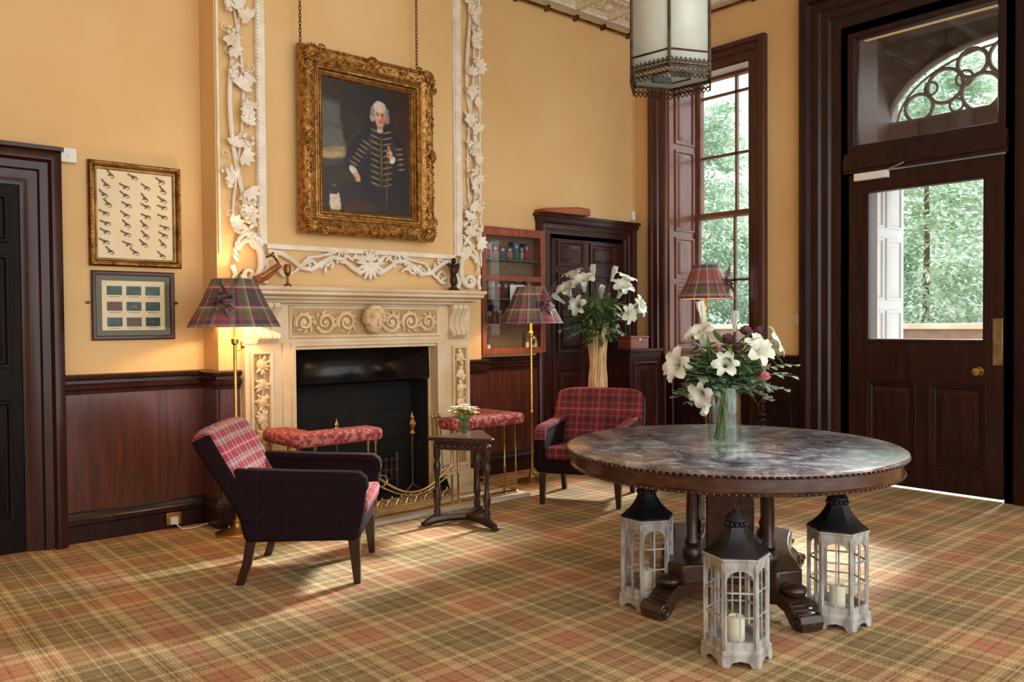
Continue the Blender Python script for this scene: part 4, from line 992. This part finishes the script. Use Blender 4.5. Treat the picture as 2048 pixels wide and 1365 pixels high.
# ------------------------------------------------------------------ side table
st=thing('side_table','small dark carved oak tripod side table','table',(3.56,4.56,0))
v=[Vector((-.23,.10)),Vector((-.0,-.26)),Vector((.22,.14))]
mb=MB()
def tri(s):
    out=[]
    for i in range(3):
        a,b=v[i]*s,v[(i+1)%3]*s
        out.append((a.x+(b-a).x*.06,a.y+(b-a).y*.06)); out.append((a.x+(b-a).x*.94,a.y+(b-a).y*.94))
    return out
mb.prism(tri(1.22),.595,.62,'oak'); fin('table_top',mb,st,'dark triangular top with carved edge',bevel=.006)
mb=MB(); mb.prism(tri(.98),.53,.595,'oak')
for i in range(3):
    a,b=v[i]*.98,v[(i+1)%3]*.98
    for k in range(9):
        p=a+(b-a)*(k+.5)/9; mb.ell((p.x,p.y,.555),(.016,.016,.018),'oak',n=8,m=5)
fin('apron',mb,st,bevel=.003)
for p in v:
    q=p*.85
    mb=MB(); mb.lathe([(.0,.06),(.02,.06),(.026,.10),(.016,.13),(.026,.17),(.028,.2),(.017,.25),(.014,.32),(.022,.38),(.027,.42),(.015,.45),(.024,.48),(.024,.54),(0,.54)],'oak',12,T(q.x,q.y,0)); fin('leg',mb,st,'turned dark oak leg')
mb=MB()
for p in v:
    q=p*.95
    mb.tube([(0,0,.045),(q.x*.6,q.y*.6,.045),(q.x,q.y,.04),(q.x*1.25,q.y*1.25,.02)],[.026,.026,.034,.022],'oak',8)
    mb.ell((q.x*1.27,q.y*1.27,.016),(.03,.03,.016),'oak')
fin('foot_stretcher',mb,st)
gv=thing('posy_vase','small clear glass tumbler on the side table','vase',(3.54,4.56,.621))
mb=MB(); mb.lathe([(.0,0),(.035,0),(.04,.1),(.042,.1)],'vglass',20,cap=False); mb.lathe([(0,.008),(.03,.008),(.034,.07),(0,.07)],'water',16); fin('tumbler',mb,gv)
gp=thing('flower_posy','small posy of white, yellow and lilac flowers','flowers',(3.54,4.56,.632))
mb=MB(); rnd=random.Random(8)
for k in range(26):
    a=rnd.random()*2*pi; r=.085*rnd.random()**.5; x,y=r*math.cos(a),r*math.sin(a); z=.13+.06*rnd.random()
    mb.tube([(x*.2,y*.2,.0),(x*.35,y*.35,.09),(x,y,z)],.002,'stem',5)
    c=('white_lily','yellow','lilac','yellow','white_lily')[k%5]
    for j in range(6):
        t=j*pi/3; mb.leaf((x,y,z),(math.cos(t),math.sin(t),.5),.042,.018,c,seg=3)
    mb.ell((x,y,z+.004),(.009,.009,.007),'yellow',n=8,m=5)
for k in range(14):
    a=rnd.random()*2*pi; mb.leaf((0,0,.08),(math.cos(a),math.sin(a),.8),.09,.012,'leaf')
fin('blossoms',mb,gp)

# ------------------------------------------------------------------ round table
TX,TY=3.68,2.48
rt=thing('round_table','large round figured walnut pedestal table with beaded edge','table',(TX,TY,0),rz=math.radians(33.5))
R0=.85
mb=MB(); mb.lathe([(0,.742),(R0-.02,.742),(R0,.748),(R0,.755),(R0-.012,.762),(0,.762)],'ttop',96); fin('table_top',mb,rt,'polished mottled burr top with blue-grey sheen in its colour and inlaid border')
mb=MB(); mb.lathe([(R0-.11,.66),(R0-.03,.655),(R0-.02,.668),(R0-.028,.675),(R0-.028,.73),(R0-.015,.742),(R0-.1,.742)],'rose',96,cap=False)
for i in range(170):
    a=2*pi*i/170; mb.ell(((R0-.006)*math.cos(a),(R0-.006)*math.sin(a),.742),(.010,.010,.009),'rose',n=8,m=6)
for i in range(170):
    a=2*pi*i/170; mb.ell(((R0-.022)*math.cos(a),(R0-.022)*math.sin(a),.662),(.006,.006,.006),'rose',n=6,m=4)
fin('apron',mb,rt,'rosewood apron with beading')
mb=MB(); mb.prism([(-.12,-.12),(.12,-.12),(.12,.12),(-.12,.12)],.22,.66,'rose'); mb.box(-.3,-.3,.62,.3,.3,.66,'oak'); fin('pedestal',mb,rt,'square rosewood pedestal',bevel=.01)
AN=[math.radians(q) for q in (33,147,213,327)]
for a in AN:
    x,y=.27*math.cos(a)*1.05,.27*math.sin(a)*1.25
    mb=MB(); mb.lathe([(0,.24),(.045,.24),(.045,.26),(.03,.28),(.038,.30),(.026,.33),(.030,.45),(.026,.58),(.036,.6),(.026,.61),(.04,.63),(.04,.655),(0,.655)],'oak',16,T(x,y,0)); fin('column',mb,rt,'turned column')
mb=MB(); pts=[]
for i in range(4):
    a=AN[i]; b=AN[(i+1)%4]+(2*pi if i==3 else 0)
    A=Vector((.50*math.cos(a),.50*math.sin(a))); B=Vector((.50*math.cos(b),.50*math.sin(b)))
    tn=Vector((-math.sin(a),math.cos(a))); tb=Vector((-math.sin(b),math.cos(b)))
    pts += [(A-tn*.07).to_tuple(),(A+tn*.07).to_tuple()]
    mid=Vector((math.cos((a+b)/2),math.sin((a+b)/2))); dep=.16 if abs(b-a)>1.5 else .08
    for k in range(1,8):
        t=k/8; p=(A+tn*.07)*(1-t)+(B-tb*.07)*t; p=p-mid*(dep*math.sin(pi*t))*(0.2 if abs(b-a)>1.5 else 1); pts.append(p.to_tuple())
mb.prism(pts,.14,.24,'oak'); fin('platform',mb,rt,'concave sided platform base',bevel=.012)
for a in AN:
    X=RZ(a)
    mb=MB()
    side=[(.36,.14),(.52,.14),(.57,.11),(.61,.07),(.65,.075),(.67,.05),(.66,.01),(.61,.0),(.57,.02),(.53,.06),(.47,.075),(.42,.06),(.38,.09)]
    mb.prism(side,-.055,.055,'oak',X@XYZ2)
    for s in (-.057,.057): mb.tube([(u,s,v_) for u,v_ in spiral(.625,.042,.036,.006,0,1.5)],.008,'oak',6,X)
    mb.ell((.53,0,.16),(.06,.06,.03),'oak',X)
    for k in range(5): mb.ell((.57+.02*k,0,.10-.015*k),(.02,.065,.012),'oak',X,n=8,m=5)
    fin('scroll_foot',mb,rt,'carved scroll foot',bevel=.006)

VX,VY=3.63,2.48
vz=thing('glass_vase','tall clear cylindrical glass vase on the round table','vase',(VX,VY,.7625))
mb=MB(); mb.lathe([(0,0),(.084,0),(.086,.01),(.086,.30),(.083,.30),(.083,.02),(0,.02)],'vglass',32,cap=False); fin('vase_body',mb,vz)
mb=MB(); mb.lathe([(0,.022),(.081,.022),(.081,.19),(0,.19)],'water',28); fin('water',mb,vz,'clear water')
def lily(open_=1.,s=1.):
    mb=MB()
    for k in range(6):
        a=k*pi/3+(.1 if k%2 else 0); w=.043 if k%2 else .032; vs=[];fs=[];n_=9
        for i in range(n_+1):
            t=i/n_; r=.006+open_*(.024*t+.055*t**2.6); z=.012+.135*math.sin(t*1.75)*(1-.24*open_*t*t)
            ww=w*math.sin(pi*(t*.9+.06))**.6*(.4+.6*min(1,t*2))*(1 if open_>.5 else .6)
            for j in (-1,-.5,0,.5,1):
                rr=r-.016*(j*j)*(1 if t<.85 else -.3); y=ww*j
                vs.append((rr*math.cos(a)-y*math.sin(a),rr*math.sin(a)+y*math.cos(a),z+.006*abs(j)*math.sin(9*t)))
        for i in range(n_):
            for j in range(4): q=i*5+j; fs.append((q,q+1,q+6,q+5))
        mb.add([(x*s,y*s,z*s) for x,y,z in vs],fs,'white_lily')
    if open_>.5:
        for k in range(6):
            a=k*pi/3+.5; mb.tube([(0,0,.01*s),(.012*math.cos(a)*s,.012*math.sin(a)*s,.07*s),(.03*math.cos(a)*s,.03*math.sin(a)*s,.10*s)],.0014,'stem',4); mb.ell((.03*math.cos(a)*s,.03*math.sin(a)*s,.102*s),(.007,.003,.003),'stamen',n=6,m=4,R=RZ(a+1.57))
        mb.tube([(0,0,.01*s),(0,0,.12*s)],.002,'stem',5)
    return mb
def place(ob,p,d,roll=0):
    q=Vector(d).normalized().to_track_quat('Z','Y'); ob.matrix_local=T(*p)@q.to_matrix().to_4x4()@RZ(roll)
def sprig(mb,d,L,rnd,h0):
    d=Vector(d).normalized()
    pts=[Vector((0,0,h0))+d*L*t-Vector((0,0,.2*L*t*t)) for t in [i/9 for i in range(10)]]
    mb.tube(pts,.0022,'stem',5)
    for i in range(2,10):
        for s in (-1,1):
            sd=d.cross(Vector((0,0,1))).normalized()*s; mb.leaf(pts[i],sd+d*.5+Vector((0,0,rnd.uniform(-.3,.6))),rnd.uniform(.035,.055),.019,'euc',seg=3)
def bouquet(root,base,lilies,buds,nleaf,neuc,rad,h,seed,eucr=1.0,pinks=(),lsz=(.07,.15),neck=.05,zb=0.,sprigs=()):
    rnd=random.Random(seed); L0=None
    st_=MB()
    for p,d,s in lilies:
        if L0 is None: L0=fin('lily_flower',lily(1.,1.15),root,'white lily bloom'); ob=L0
        else: ob=L0.copy(); C.objects.link(ob); ob.parent=root
        place(ob,p,d,rnd.random()*2); ob.scale=(s,s,s)
        P=Vector(p); q=rnd.random()*6; st_.tube([(neck*math.cos(q),neck*math.sin(q),base),(P.x*.12,P.y*.12,0),(P.x*.5,P.y*.5,P.z*.5),(P.x*.85,P.y*.85,P.z*.85),tuple(P)],.004,'stem',6)
    B0=None
    for p,d,s in buds:
        if B0 is None: B0=fin('lily_bud',lily(.12,1.0),root,'closed white lily bud'); ob=B0
        else: ob=B0.copy(); C.objects.link(ob); ob.parent=root
        place(ob,p,d); ob.scale=(s,s,s)
        P=Vector(p); st_.tube([(0,0,base),(P.x*.1,P.y*.1,0),(P.x*.5,P.y*.5,P.z*.5),tuple(P)],.0035,'stem',6)
    for k in range(6):
        q=k*1.05+.3; st_.tube([(neck*math.cos(q),neck*math.sin(q),base),(-neck*.6*math.cos(q),-neck*.6*math.sin(q),.02)],.0035,'stem',6)
    fin('stems',st_,root,'green flower stems')
    mb=MB()
    for k in range(nleaf):
        a=rnd.random()*2*pi; r=rad*rnd.random()**.6*.75; z=h*(.02+.85*rnd.random()); r*=(.35+z/h); mb.leaf((r*math.cos(a),r*math.sin(a),z+zb),(math.cos(a)+rnd.gauss(0,.4),math.sin(a)+rnd.gauss(0,.4),rnd.uniform(-.6,1)),rnd.uniform(*lsz),rnd.uniform(.012,.022),'leaf',droop=rnd.uniform(.1,.5))
    fin('green_leaves',mb,root,'pointed green leaves')
    if neuc or sprigs:
        mb=MB()
        for k in range(neuc):
            a=rnd.random()*2*pi; sprig(mb,(math.cos(a),math.sin(a),rnd.uniform(-.25,1.1)),rad*eucr*rnd.uniform(.6,1.15),rnd,h*.1)
        for d,L_ in sprigs: sprig(mb,d,L_,rnd,h*.15)
        fin('eucalyptus',mb,root,'grey green eucalyptus sprigs')
    for p,mt,s in pinks:
        mb=MB(); P=Vector(p)
        for k in range(34):
            t=rnd.random()*2*pi; q=rnd.random()*1.4; mb.leaf(P,(math.cos(t)*math.sin(q),math.sin(t)*math.sin(q),math.cos(q)),s,s*.4,mt,seg=3,droop=-.3)
        mb.tube([(0,0,0),tuple(P*.6),tuple(P)],.003,'stem',5)
        fin('accent_bloom',mb,root,'dusky pink accent bloom')
# horizontal helper: r along (.7524,-.6587), f along (-.6587,-.7524)
def cr_(r,f,z): return (.7524*r-.6587*f,-.6587*r-.7524*f,z)
bq=thing('lily_bouquet','bouquet of white lilies, eucalyptus and pink blooms in the vase','flowers',(VX,VY,1.06))
bouquet(bq,-.27,[(cr_(-.17,.06,.10),cr_(-1,.6,.25),.95),(cr_(-.10,.12,.01),cr_(-.9,.9,-.4),.75),(cr_(.08,.10,.15),cr_(.4,.9,.5),.9),(cr_(.15,.04,.19),cr_(1,.4,.5),.85),(cr_(-.09,.0,.20),cr_(-.5,.4,1),.85),(cr_(-.03,.12,.10),cr_(-.2,1,.4),.7)],
    [(cr_(-.10,0,.31),cr_(-.2,0,1),.95),(cr_(-.09,.08,-.03),cr_(-.5,.5,-.9),.8),(cr_(.05,0,.28),cr_(.1,0,1),.8)],190,66,.24,.27,21,
    pinks=((cr_(.16,.14,.04),'pink',.055),(cr_(.0,.08,.22),'mauve',.06),(cr_(.18,.0,.26),'mauve',.055),(cr_(-.07,.14,.19),'pink',.04),(cr_(.10,.04,.27),'mauve',.05),(cr_(.03,.14,.19),'mauve',.045),(cr_(.18,.10,.10),'pink',.04)),
    sprigs=((cr_(1,.2,.45),.38),(cr_(1,.0,.25),.36),(cr_(1,.3,.05),.30),(cr_(.9,.2,.7),.33),(cr_(.8,.5,-.2),.24),(cr_(-.9,.4,-.1),.24),(cr_(.1,1,.1),.22),(cr_(-.4,1,.3),.22),(cr_(.5,1,.3),.24)))

ps=thing('plant_stand','dark wooden plant stand under the driftwood vase','table',(5.80,5.38,0))
mb=MB(); mb.lathe([(0,.70),(.17,.70),(.18,.715),(.17,.73),(0,.73)],'oak',24); fin('stand_top',mb,ps,bevel=.002)
mb=MB(); mb.lathe([(0,.1),(.05,.1),(.03,.2),(.04,.35),(.025,.5),(.045,.66),(.06,.70),(0,.70)],'oak',16); fin('column',mb,ps)
for i in range(3):
    a=i*2*pi/3; mb=MB(); mb.tube([(0,0,.16),(.1*math.cos(a),.1*math.sin(a),.12),(.2*math.cos(a),.2*math.sin(a),.02)],[.03,.026,.018],'oak',8); fin('foot',mb,ps)
dv=thing('driftwood_vase','tall pale driftwood vase flaring toward the top','vase',(5.80,5.38,.745))
mb=MB(); rnd=random.Random(3)
mb.lathe([(0,0),(.07,0),(.06,.2),(.05,.35),(.075,.6),(.065,.6),(.04,.35),(0,.3)],'drift',16)
for i in range(18):
    a=2*pi*i/18; pts=[]; tw=rnd.uniform(.2,.9)
    for z,r in ((.012,.080),(.12,.075),(.25,.066),(.34,.066),(.45,.078),(.56,.10),(.62+.07*rnd.random(),.115+rnd.uniform(-.01,.03))):
        pts.append((r*math.cos(a+tw*z),r*math.sin(a+tw*z),z))
    mb.tube(pts,[.012+rnd.uniform(0,.007) for _ in pts],'drift',7)
fin('driftwood_staves',mb,dv)
bl=thing('lily_arrangement','tall arrangement of white lilies and greenery in driftwood vase','flowers',(5.80,5.38,1.36))
lil=[(cr_(-.24,.05,.26),cr_(-.6,.6,.9),1.15),(cr_(-.13,.08,.32),cr_(-.2,.7,1),1.2),(cr_(.18,.06,.26),cr_(.3,.7,.9),1.2),(cr_(.28,.02,.16),cr_(.9,.6,.3),1.1),(cr_(.20,.10,.12),cr_(.6,.9,0),1.0),(cr_(-.14,.10,.18),cr_(-.6,.9,.2),1.0),(cr_(-.19,.02,.38),cr_(-.4,.2,1),1.1),(cr_(.22,.0,.34),cr_(.4,.2,1),1.1)]
bouquet(bl,-.2,lil,[(cr_(-.04,0,.42),cr_(0,0,1),1.2),(cr_(-.30,0,.22),cr_(-1,0,.7),1.1),(cr_(.12,.05,.42),cr_(.3,0,.9),1.1),(cr_(.02,.1,.26),cr_(0,.8,.7),1.2)],460,26,.29,.42,31,lsz=(.08,.17),neck=.03,zb=-.12,eucr=1.15)

pc=thing('corner_cabinet','narrow dark wooden cabinet in the room corner','cabinet',(6.56,5.62,0))
mb=MB(); mb.box(-.24,-.20,.04,.24,.2,1.10,'dark'); mb.box(-.26,-.22,1.10,.26,.21,1.13,'dark'); mb.box(-.25,-.21,0,.25,.2,.05,'dark')
fpanel(mb,-.18,.2,.18,1.0,.0,'dark',T(0,-.20,0)@WY); fin('carcass',mb,pc,bevel=.004)
mb=MB(); mb.box(-.14,-.09,0,.14,.09,.11,'cab'); mb.box(-.145,-.095,.11,.145,.095,.135,'cab'); mb.box(-.02,-.098,.08,.02,-.09,.11,'brass')
b=tag(fin('wooden_box',mb,bevel=.004),'small red-brown wooden box on the corner cabinet','box'); b.location=(6.55,5.58,1.13)

ci=thing('cast_iron_stand','black cast iron umbrella stand with scrollwork','umbrella stand',(6.76,4.04,0))
mb=MB()
XI=T(-.10,0,0)@WX@SC(.85,.92,1)
mb.tube(w3([(-.22,.02),(-.24,.4),(-.2,.72),(-.1,.80),(0,.84),(.1,.80),(.2,.72),(.24,.4),(.22,.02)]),.013,'blackm',8,XI)
for s in (-1,1):
    for (u,v_,r,t) in ((.1,.68,.07,1.4),(.12,.5,.08,-1.4),(.1,.3,.08,1.4)):
        mb.tube(w3(spiral(s*u,v_,r,.01,1.,t*s)),.009,'blackm',6,XI)
mb.tube(w3([(-.23,.4),(.23,.4)]),.01,'blackm',6,XI); mb.tube(w3([(-.23,.58),(.23,.58)]),.008,'blackm',6,XI)
fin('scroll_back',mb,ci)
mb=MB(); mb.box(-.22,-.20,.0,.12,.20,.03,'blackm'); mb.tube([(-.1,-.19,.37),(-.24,-.18,.37),(-.24,.18,.37),(-.1,.19,.37)],.01,'blackm',6)
for y in (-.17,.17): mb.tube([(-.22,y,0),(-.24,y,.37)],.01,'blackm',6)
fin('drip_tray',mb,ci,bevel=.004)

# ------------------------------------------------------------------ candle lanterns (hexagonal)
ln=thing('candle_lantern','whitewashed wooden hexagonal lantern with black tin roof','lantern',(2.95,1.96,0),rz=math.radians(12),group='candle lanterns around the round table')
ap=.114; sd=ap*2/math.sqrt(3); Rr=sd
HX=Matrix(((0,0,1,0),(1,0,0,0),(0,1,0,0),(0,0,0,1)))
mb=MB()
mb.lathe([(Rr*1.10,.045),(Rr*1.10,.06),(Rr*1.02,.07),(0,.07)],'lanw',6); mb.lathe([(Rr*1.06,.03),(Rr*1.06,.05),(0,.05)],'lanw',6)
for i in range(6):
    X=RZ(i*pi/3+pi/6); d=ap*1.07; h=sd*.55
    P=[(-h,.045),(-h,0),(-h*.62,0),(-h*.45,.02),(0,.028),(h*.45,.02),(h*.62,0),(h,0),(h,.045)]
    mb.prism(P,0,.012,'lanw',X@T(d-.006,0,0)@HX)
fin('lantern_base',mb,ln,bevel=.002)
mb=MB()
for i in range(6):
    a=i*pi/3; mb.box(-.008,-.009,.07,.008,.009,.42,'lanw',RZ(a)@T(Rr*.96,0,0))
    X=RZ(a+pi/6)@T(ap*.95,0,0)@HX
    h=sd*.48
    mb.box(-h,.07,-.006,h,.10,.006,'lanw',X); mb.box(-h,.40,-.006,h,.43,.008,'lanw',X)
    hw=h*.84; zc=.345
    mb.box(-h,.10,-.005,-hw,.40,.005,'lanw',X); mb.box(hw,.10,-.005,h,.40,.005,'lanw',X)
    A=arc(0,zc,hw,pi,0,12,hw*.85)
    for (x0,y0),(x1,y1) in zip(A[:-1],A[1:]):
        mb.hexa([(x0,y0,-.005),(x1,y1,-.005),(x1,.40,-.005),(x0,.40,-.005),(x0,y0,.005),(x1,y1,.005),(x1,.40,.005),(x0,.40,.005)],'lanw',X)
    mb.box(-.0035,.10,-.003,.0035,.39,.003,'lanw',X)
    for z in (.20,.30): mb.box(-hw,z-.0035,-.003,hw,z+.0035,.003,'lanw',X)
mb.lathe([(0,.425),(Rr*.98,.425),(Rr*1.06,.432),(Rr*1.06,.440),(0,.440)],'lanw',6)
fin('lantern_frame',mb,ln,'whitewashed frame with arched windows')
mb=MB(); mb.lathe([(Rr*1.02,.440),(Rr*1.02,.447),(Rr*.80,.468),(Rr*.54,.505),(Rr*.38,.54),(Rr*.36,.55),(0,.55)],'lanroof',6); mb.lathe([(.038,.55),(.038,.572),(.047,.576),(.047,.582),(.028,.60),(.01,.615),(0,.615)],'lanroof',16)
for i in range(14):
    a=2*pi*i/14; mb.ell((.045*math.cos(a),.045*math.sin(a),.562),(.008,.008,.010),'lanroof',n=6,m=4)
fin('lantern_roof',mb,ln,'black tin roof')
mb=MB(); mb.tube([(.018*math.cos(t),0,.631+.018*math.sin(t)) for t in [2*pi*i/14 for i in range(14)]],.003,'lanroof',6,closed=True); fin('lantern_ring',mb,ln)
cd=MB(); cd.lathe([(0,0),(.034,0),(.035,.003),(.035,.095),(.031,.10),(.02,.094),(0,.092)],'wax',24); cd.tube([(0,0,.09),(.001,0,.108)],.0015,'blackm',5)
cdo=tag(fin('pillar_candle',cd),'cream pillar candle standing in the lantern','candle','pillar candles in the lanterns'); cdo.location=(2.95,1.96,.071)
for x,y,rz in ((3.185,2.63,.5),(3.645,1.875,-.1),(4.28,2.93,.3)):
    clone(ln,(x,y,0),rz); c=cdo.copy(); C.objects.link(c); c.location=(x,y,.071)

# ------------------------------------------------------------------ hanging lantern
hl=thing('hanging_lantern','hexagonal bronze hanging lantern with milky glass panels','ceiling light',(4.64,3.60,3.01))
RL=.30; HA=math.radians(36)
mb=MB()
for i in range(6):
    a=i*pi/3+HA; b=a+pi/3
    p=(RL*math.cos(a),RL*math.sin(a)); q=(RL*math.cos(b),RL*math.sin(b))
    mb.tube([(p[0],p[1],.08),(p[0],p[1],1.05)],.011,'bronze',6)
    for z in (.1,.2,1.0,1.05): mb.tube([(p[0],p[1],z),(q[0],q[1],z)],.007 if z!=.1 else .010,'bronze',6)
    mb.tube([(p[0],p[1],1.05),(p[0]*.3,p[1]*.3,1.3)],.008,'bronze',6)
mb.tube([(0,0,1.3),(0,0,ZC-3.01)],.01,'bronze',8); mb.lathe([(.09,1.28),(.05,1.32),(0,1.33)],'bronze',12)
fin('lantern_frame',mb,hl,'bronze metal frame')
mb=MB()
for i in range(6):
    a=i*pi/3+HA; b=a+pi/3; r=RL*1.03
    P=Vector((r*math.cos(a),r*math.sin(a),0)); Q=Vector((r*math.cos(b),r*math.sin(b),0))
    n_=9; d=(Q-P)/n_; nrm=Vector((math.cos(a+pi/6),math.sin(a+pi/6),0)); dn=d.normalized()
    X=Matrix(((dn.x,0,nrm.x,P.x),(dn.y,0,nrm.y,P.y),(0,1,0,0),(0,0,0,1)))
    L=(Q-P).length
    for z0,z1 in ((.088,.096),(.048,.056),(.122,.130)): mb.box(0,z0,-.005,L,z1,.005,'bronze',X)
    for k in range(n_):
        u=L*(k+.5)/n_
        mb.tube([(x,y,0) for x,y in arc(u,.072,.013,0,2*pi,10)[:-1]],.0036,'bronze',5,X,closed=True)
        mb.tube([(x,y,0) for x,y in arc(u,.109,.011,0,2*pi,10)[:-1]],.0032,'bronze',5,X,closed=True)
        mb.tube([(u-L/n_*.48,.048,0),(u-L/n_*.25,.030,0),(u,.020,0),(u+L/n_*.25,.030,0),(u+L/n_*.48,.048,0)],.0045,'bronze',5,X)
        mb.tube([(u-L/n_*.3,.13,0),(u,.148,0),(u+L/n_*.3,.13,0)],.004,'bronze',5,X)
fin('pierced_gallery',mb,hl,'dark bronze pierced gallery band')
for i in range(6):
    a=i*pi/3+HA; b=a+pi/3; r=RL*.98
    p=(r*math.cos(a),r*math.sin(a)); q=(r*math.cos(b),r*math.sin(b)); mb=MB()
    mb.add([(p[0],p[1],.1),(q[0],q[1],.1),(q[0],q[1],1.02),(p[0],p[1],1.02)],[(0,1,2,3)],'milk'); fin('glass_panel',mb,hl,'milky glass panel',thick=.004)
mb=MB(); mb.lathe([(0,.10),(RL*.97,.10)],'milk',6,a0=HA,cap=False); mb.tube([(RL*.5*math.cos(t),RL*.5*math.sin(t),.095) for t in [2*pi*i/6+HA for i in range(6)]],.005,'bronze',6,closed=True)
fin('bottom_glass',mb,hl,'milky glass base panel',thick=.004)

# ------------------------------------------------------------------ camera
f=1647.2; yaw,pit,roll=math.radians(48.795),math.radians(1.215),math.radians(-.437)
F=Vector((math.cos(yaw)*math.cos(pit),math.sin(yaw)*math.cos(pit),-math.sin(pit))); R=Vector((math.sin(yaw),-math.cos(yaw),0)); U=R.cross(F)
R2=R*math.cos(roll)+U*math.sin(roll); U2=-R*math.sin(roll)+U*math.cos(roll)
cam=bpy.data.cameras.new('camera'); cam.sensor_width=36; cam.lens=f/2048*36; cam.clip_start=.05; cam.clip_end=200
co=bpy.data.objects.new('camera',cam); C.objects.link(co)
co.matrix_world=Matrix(((R2.x,U2.x,-F.x,0),(R2.y,U2.y,-F.y,0),(R2.z,U2.z,-F.z,1.4),(0,0,0,1)))
bpy.context.scene.camera=co

# ------------------------------------------------------------------ light
w=bpy.data.worlds.new('world'); bpy.context.scene.world=w; w.use_nodes=True
bg=w.node_tree.nodes['Background']; bg.inputs[0].default_value=(.94,.98,1,1); bg.inputs[1].default_value=3.1
s=bpy.data.lights.new('sun','SUN'); s.energy=16.0; s.angle=math.radians(9); s.color=(1,.98,.95)
so=bpy.data.objects.new('sun',s); C.objects.link(so); so.rotation_euler=Vector((-1,-.12,-.62)).to_track_quat('-Z','Y').to_euler()
try:
    bpy.context.scene.view_settings.view_transform='Standard'
    bpy.context.scene.view_settings.look='None'
except Exception: pass
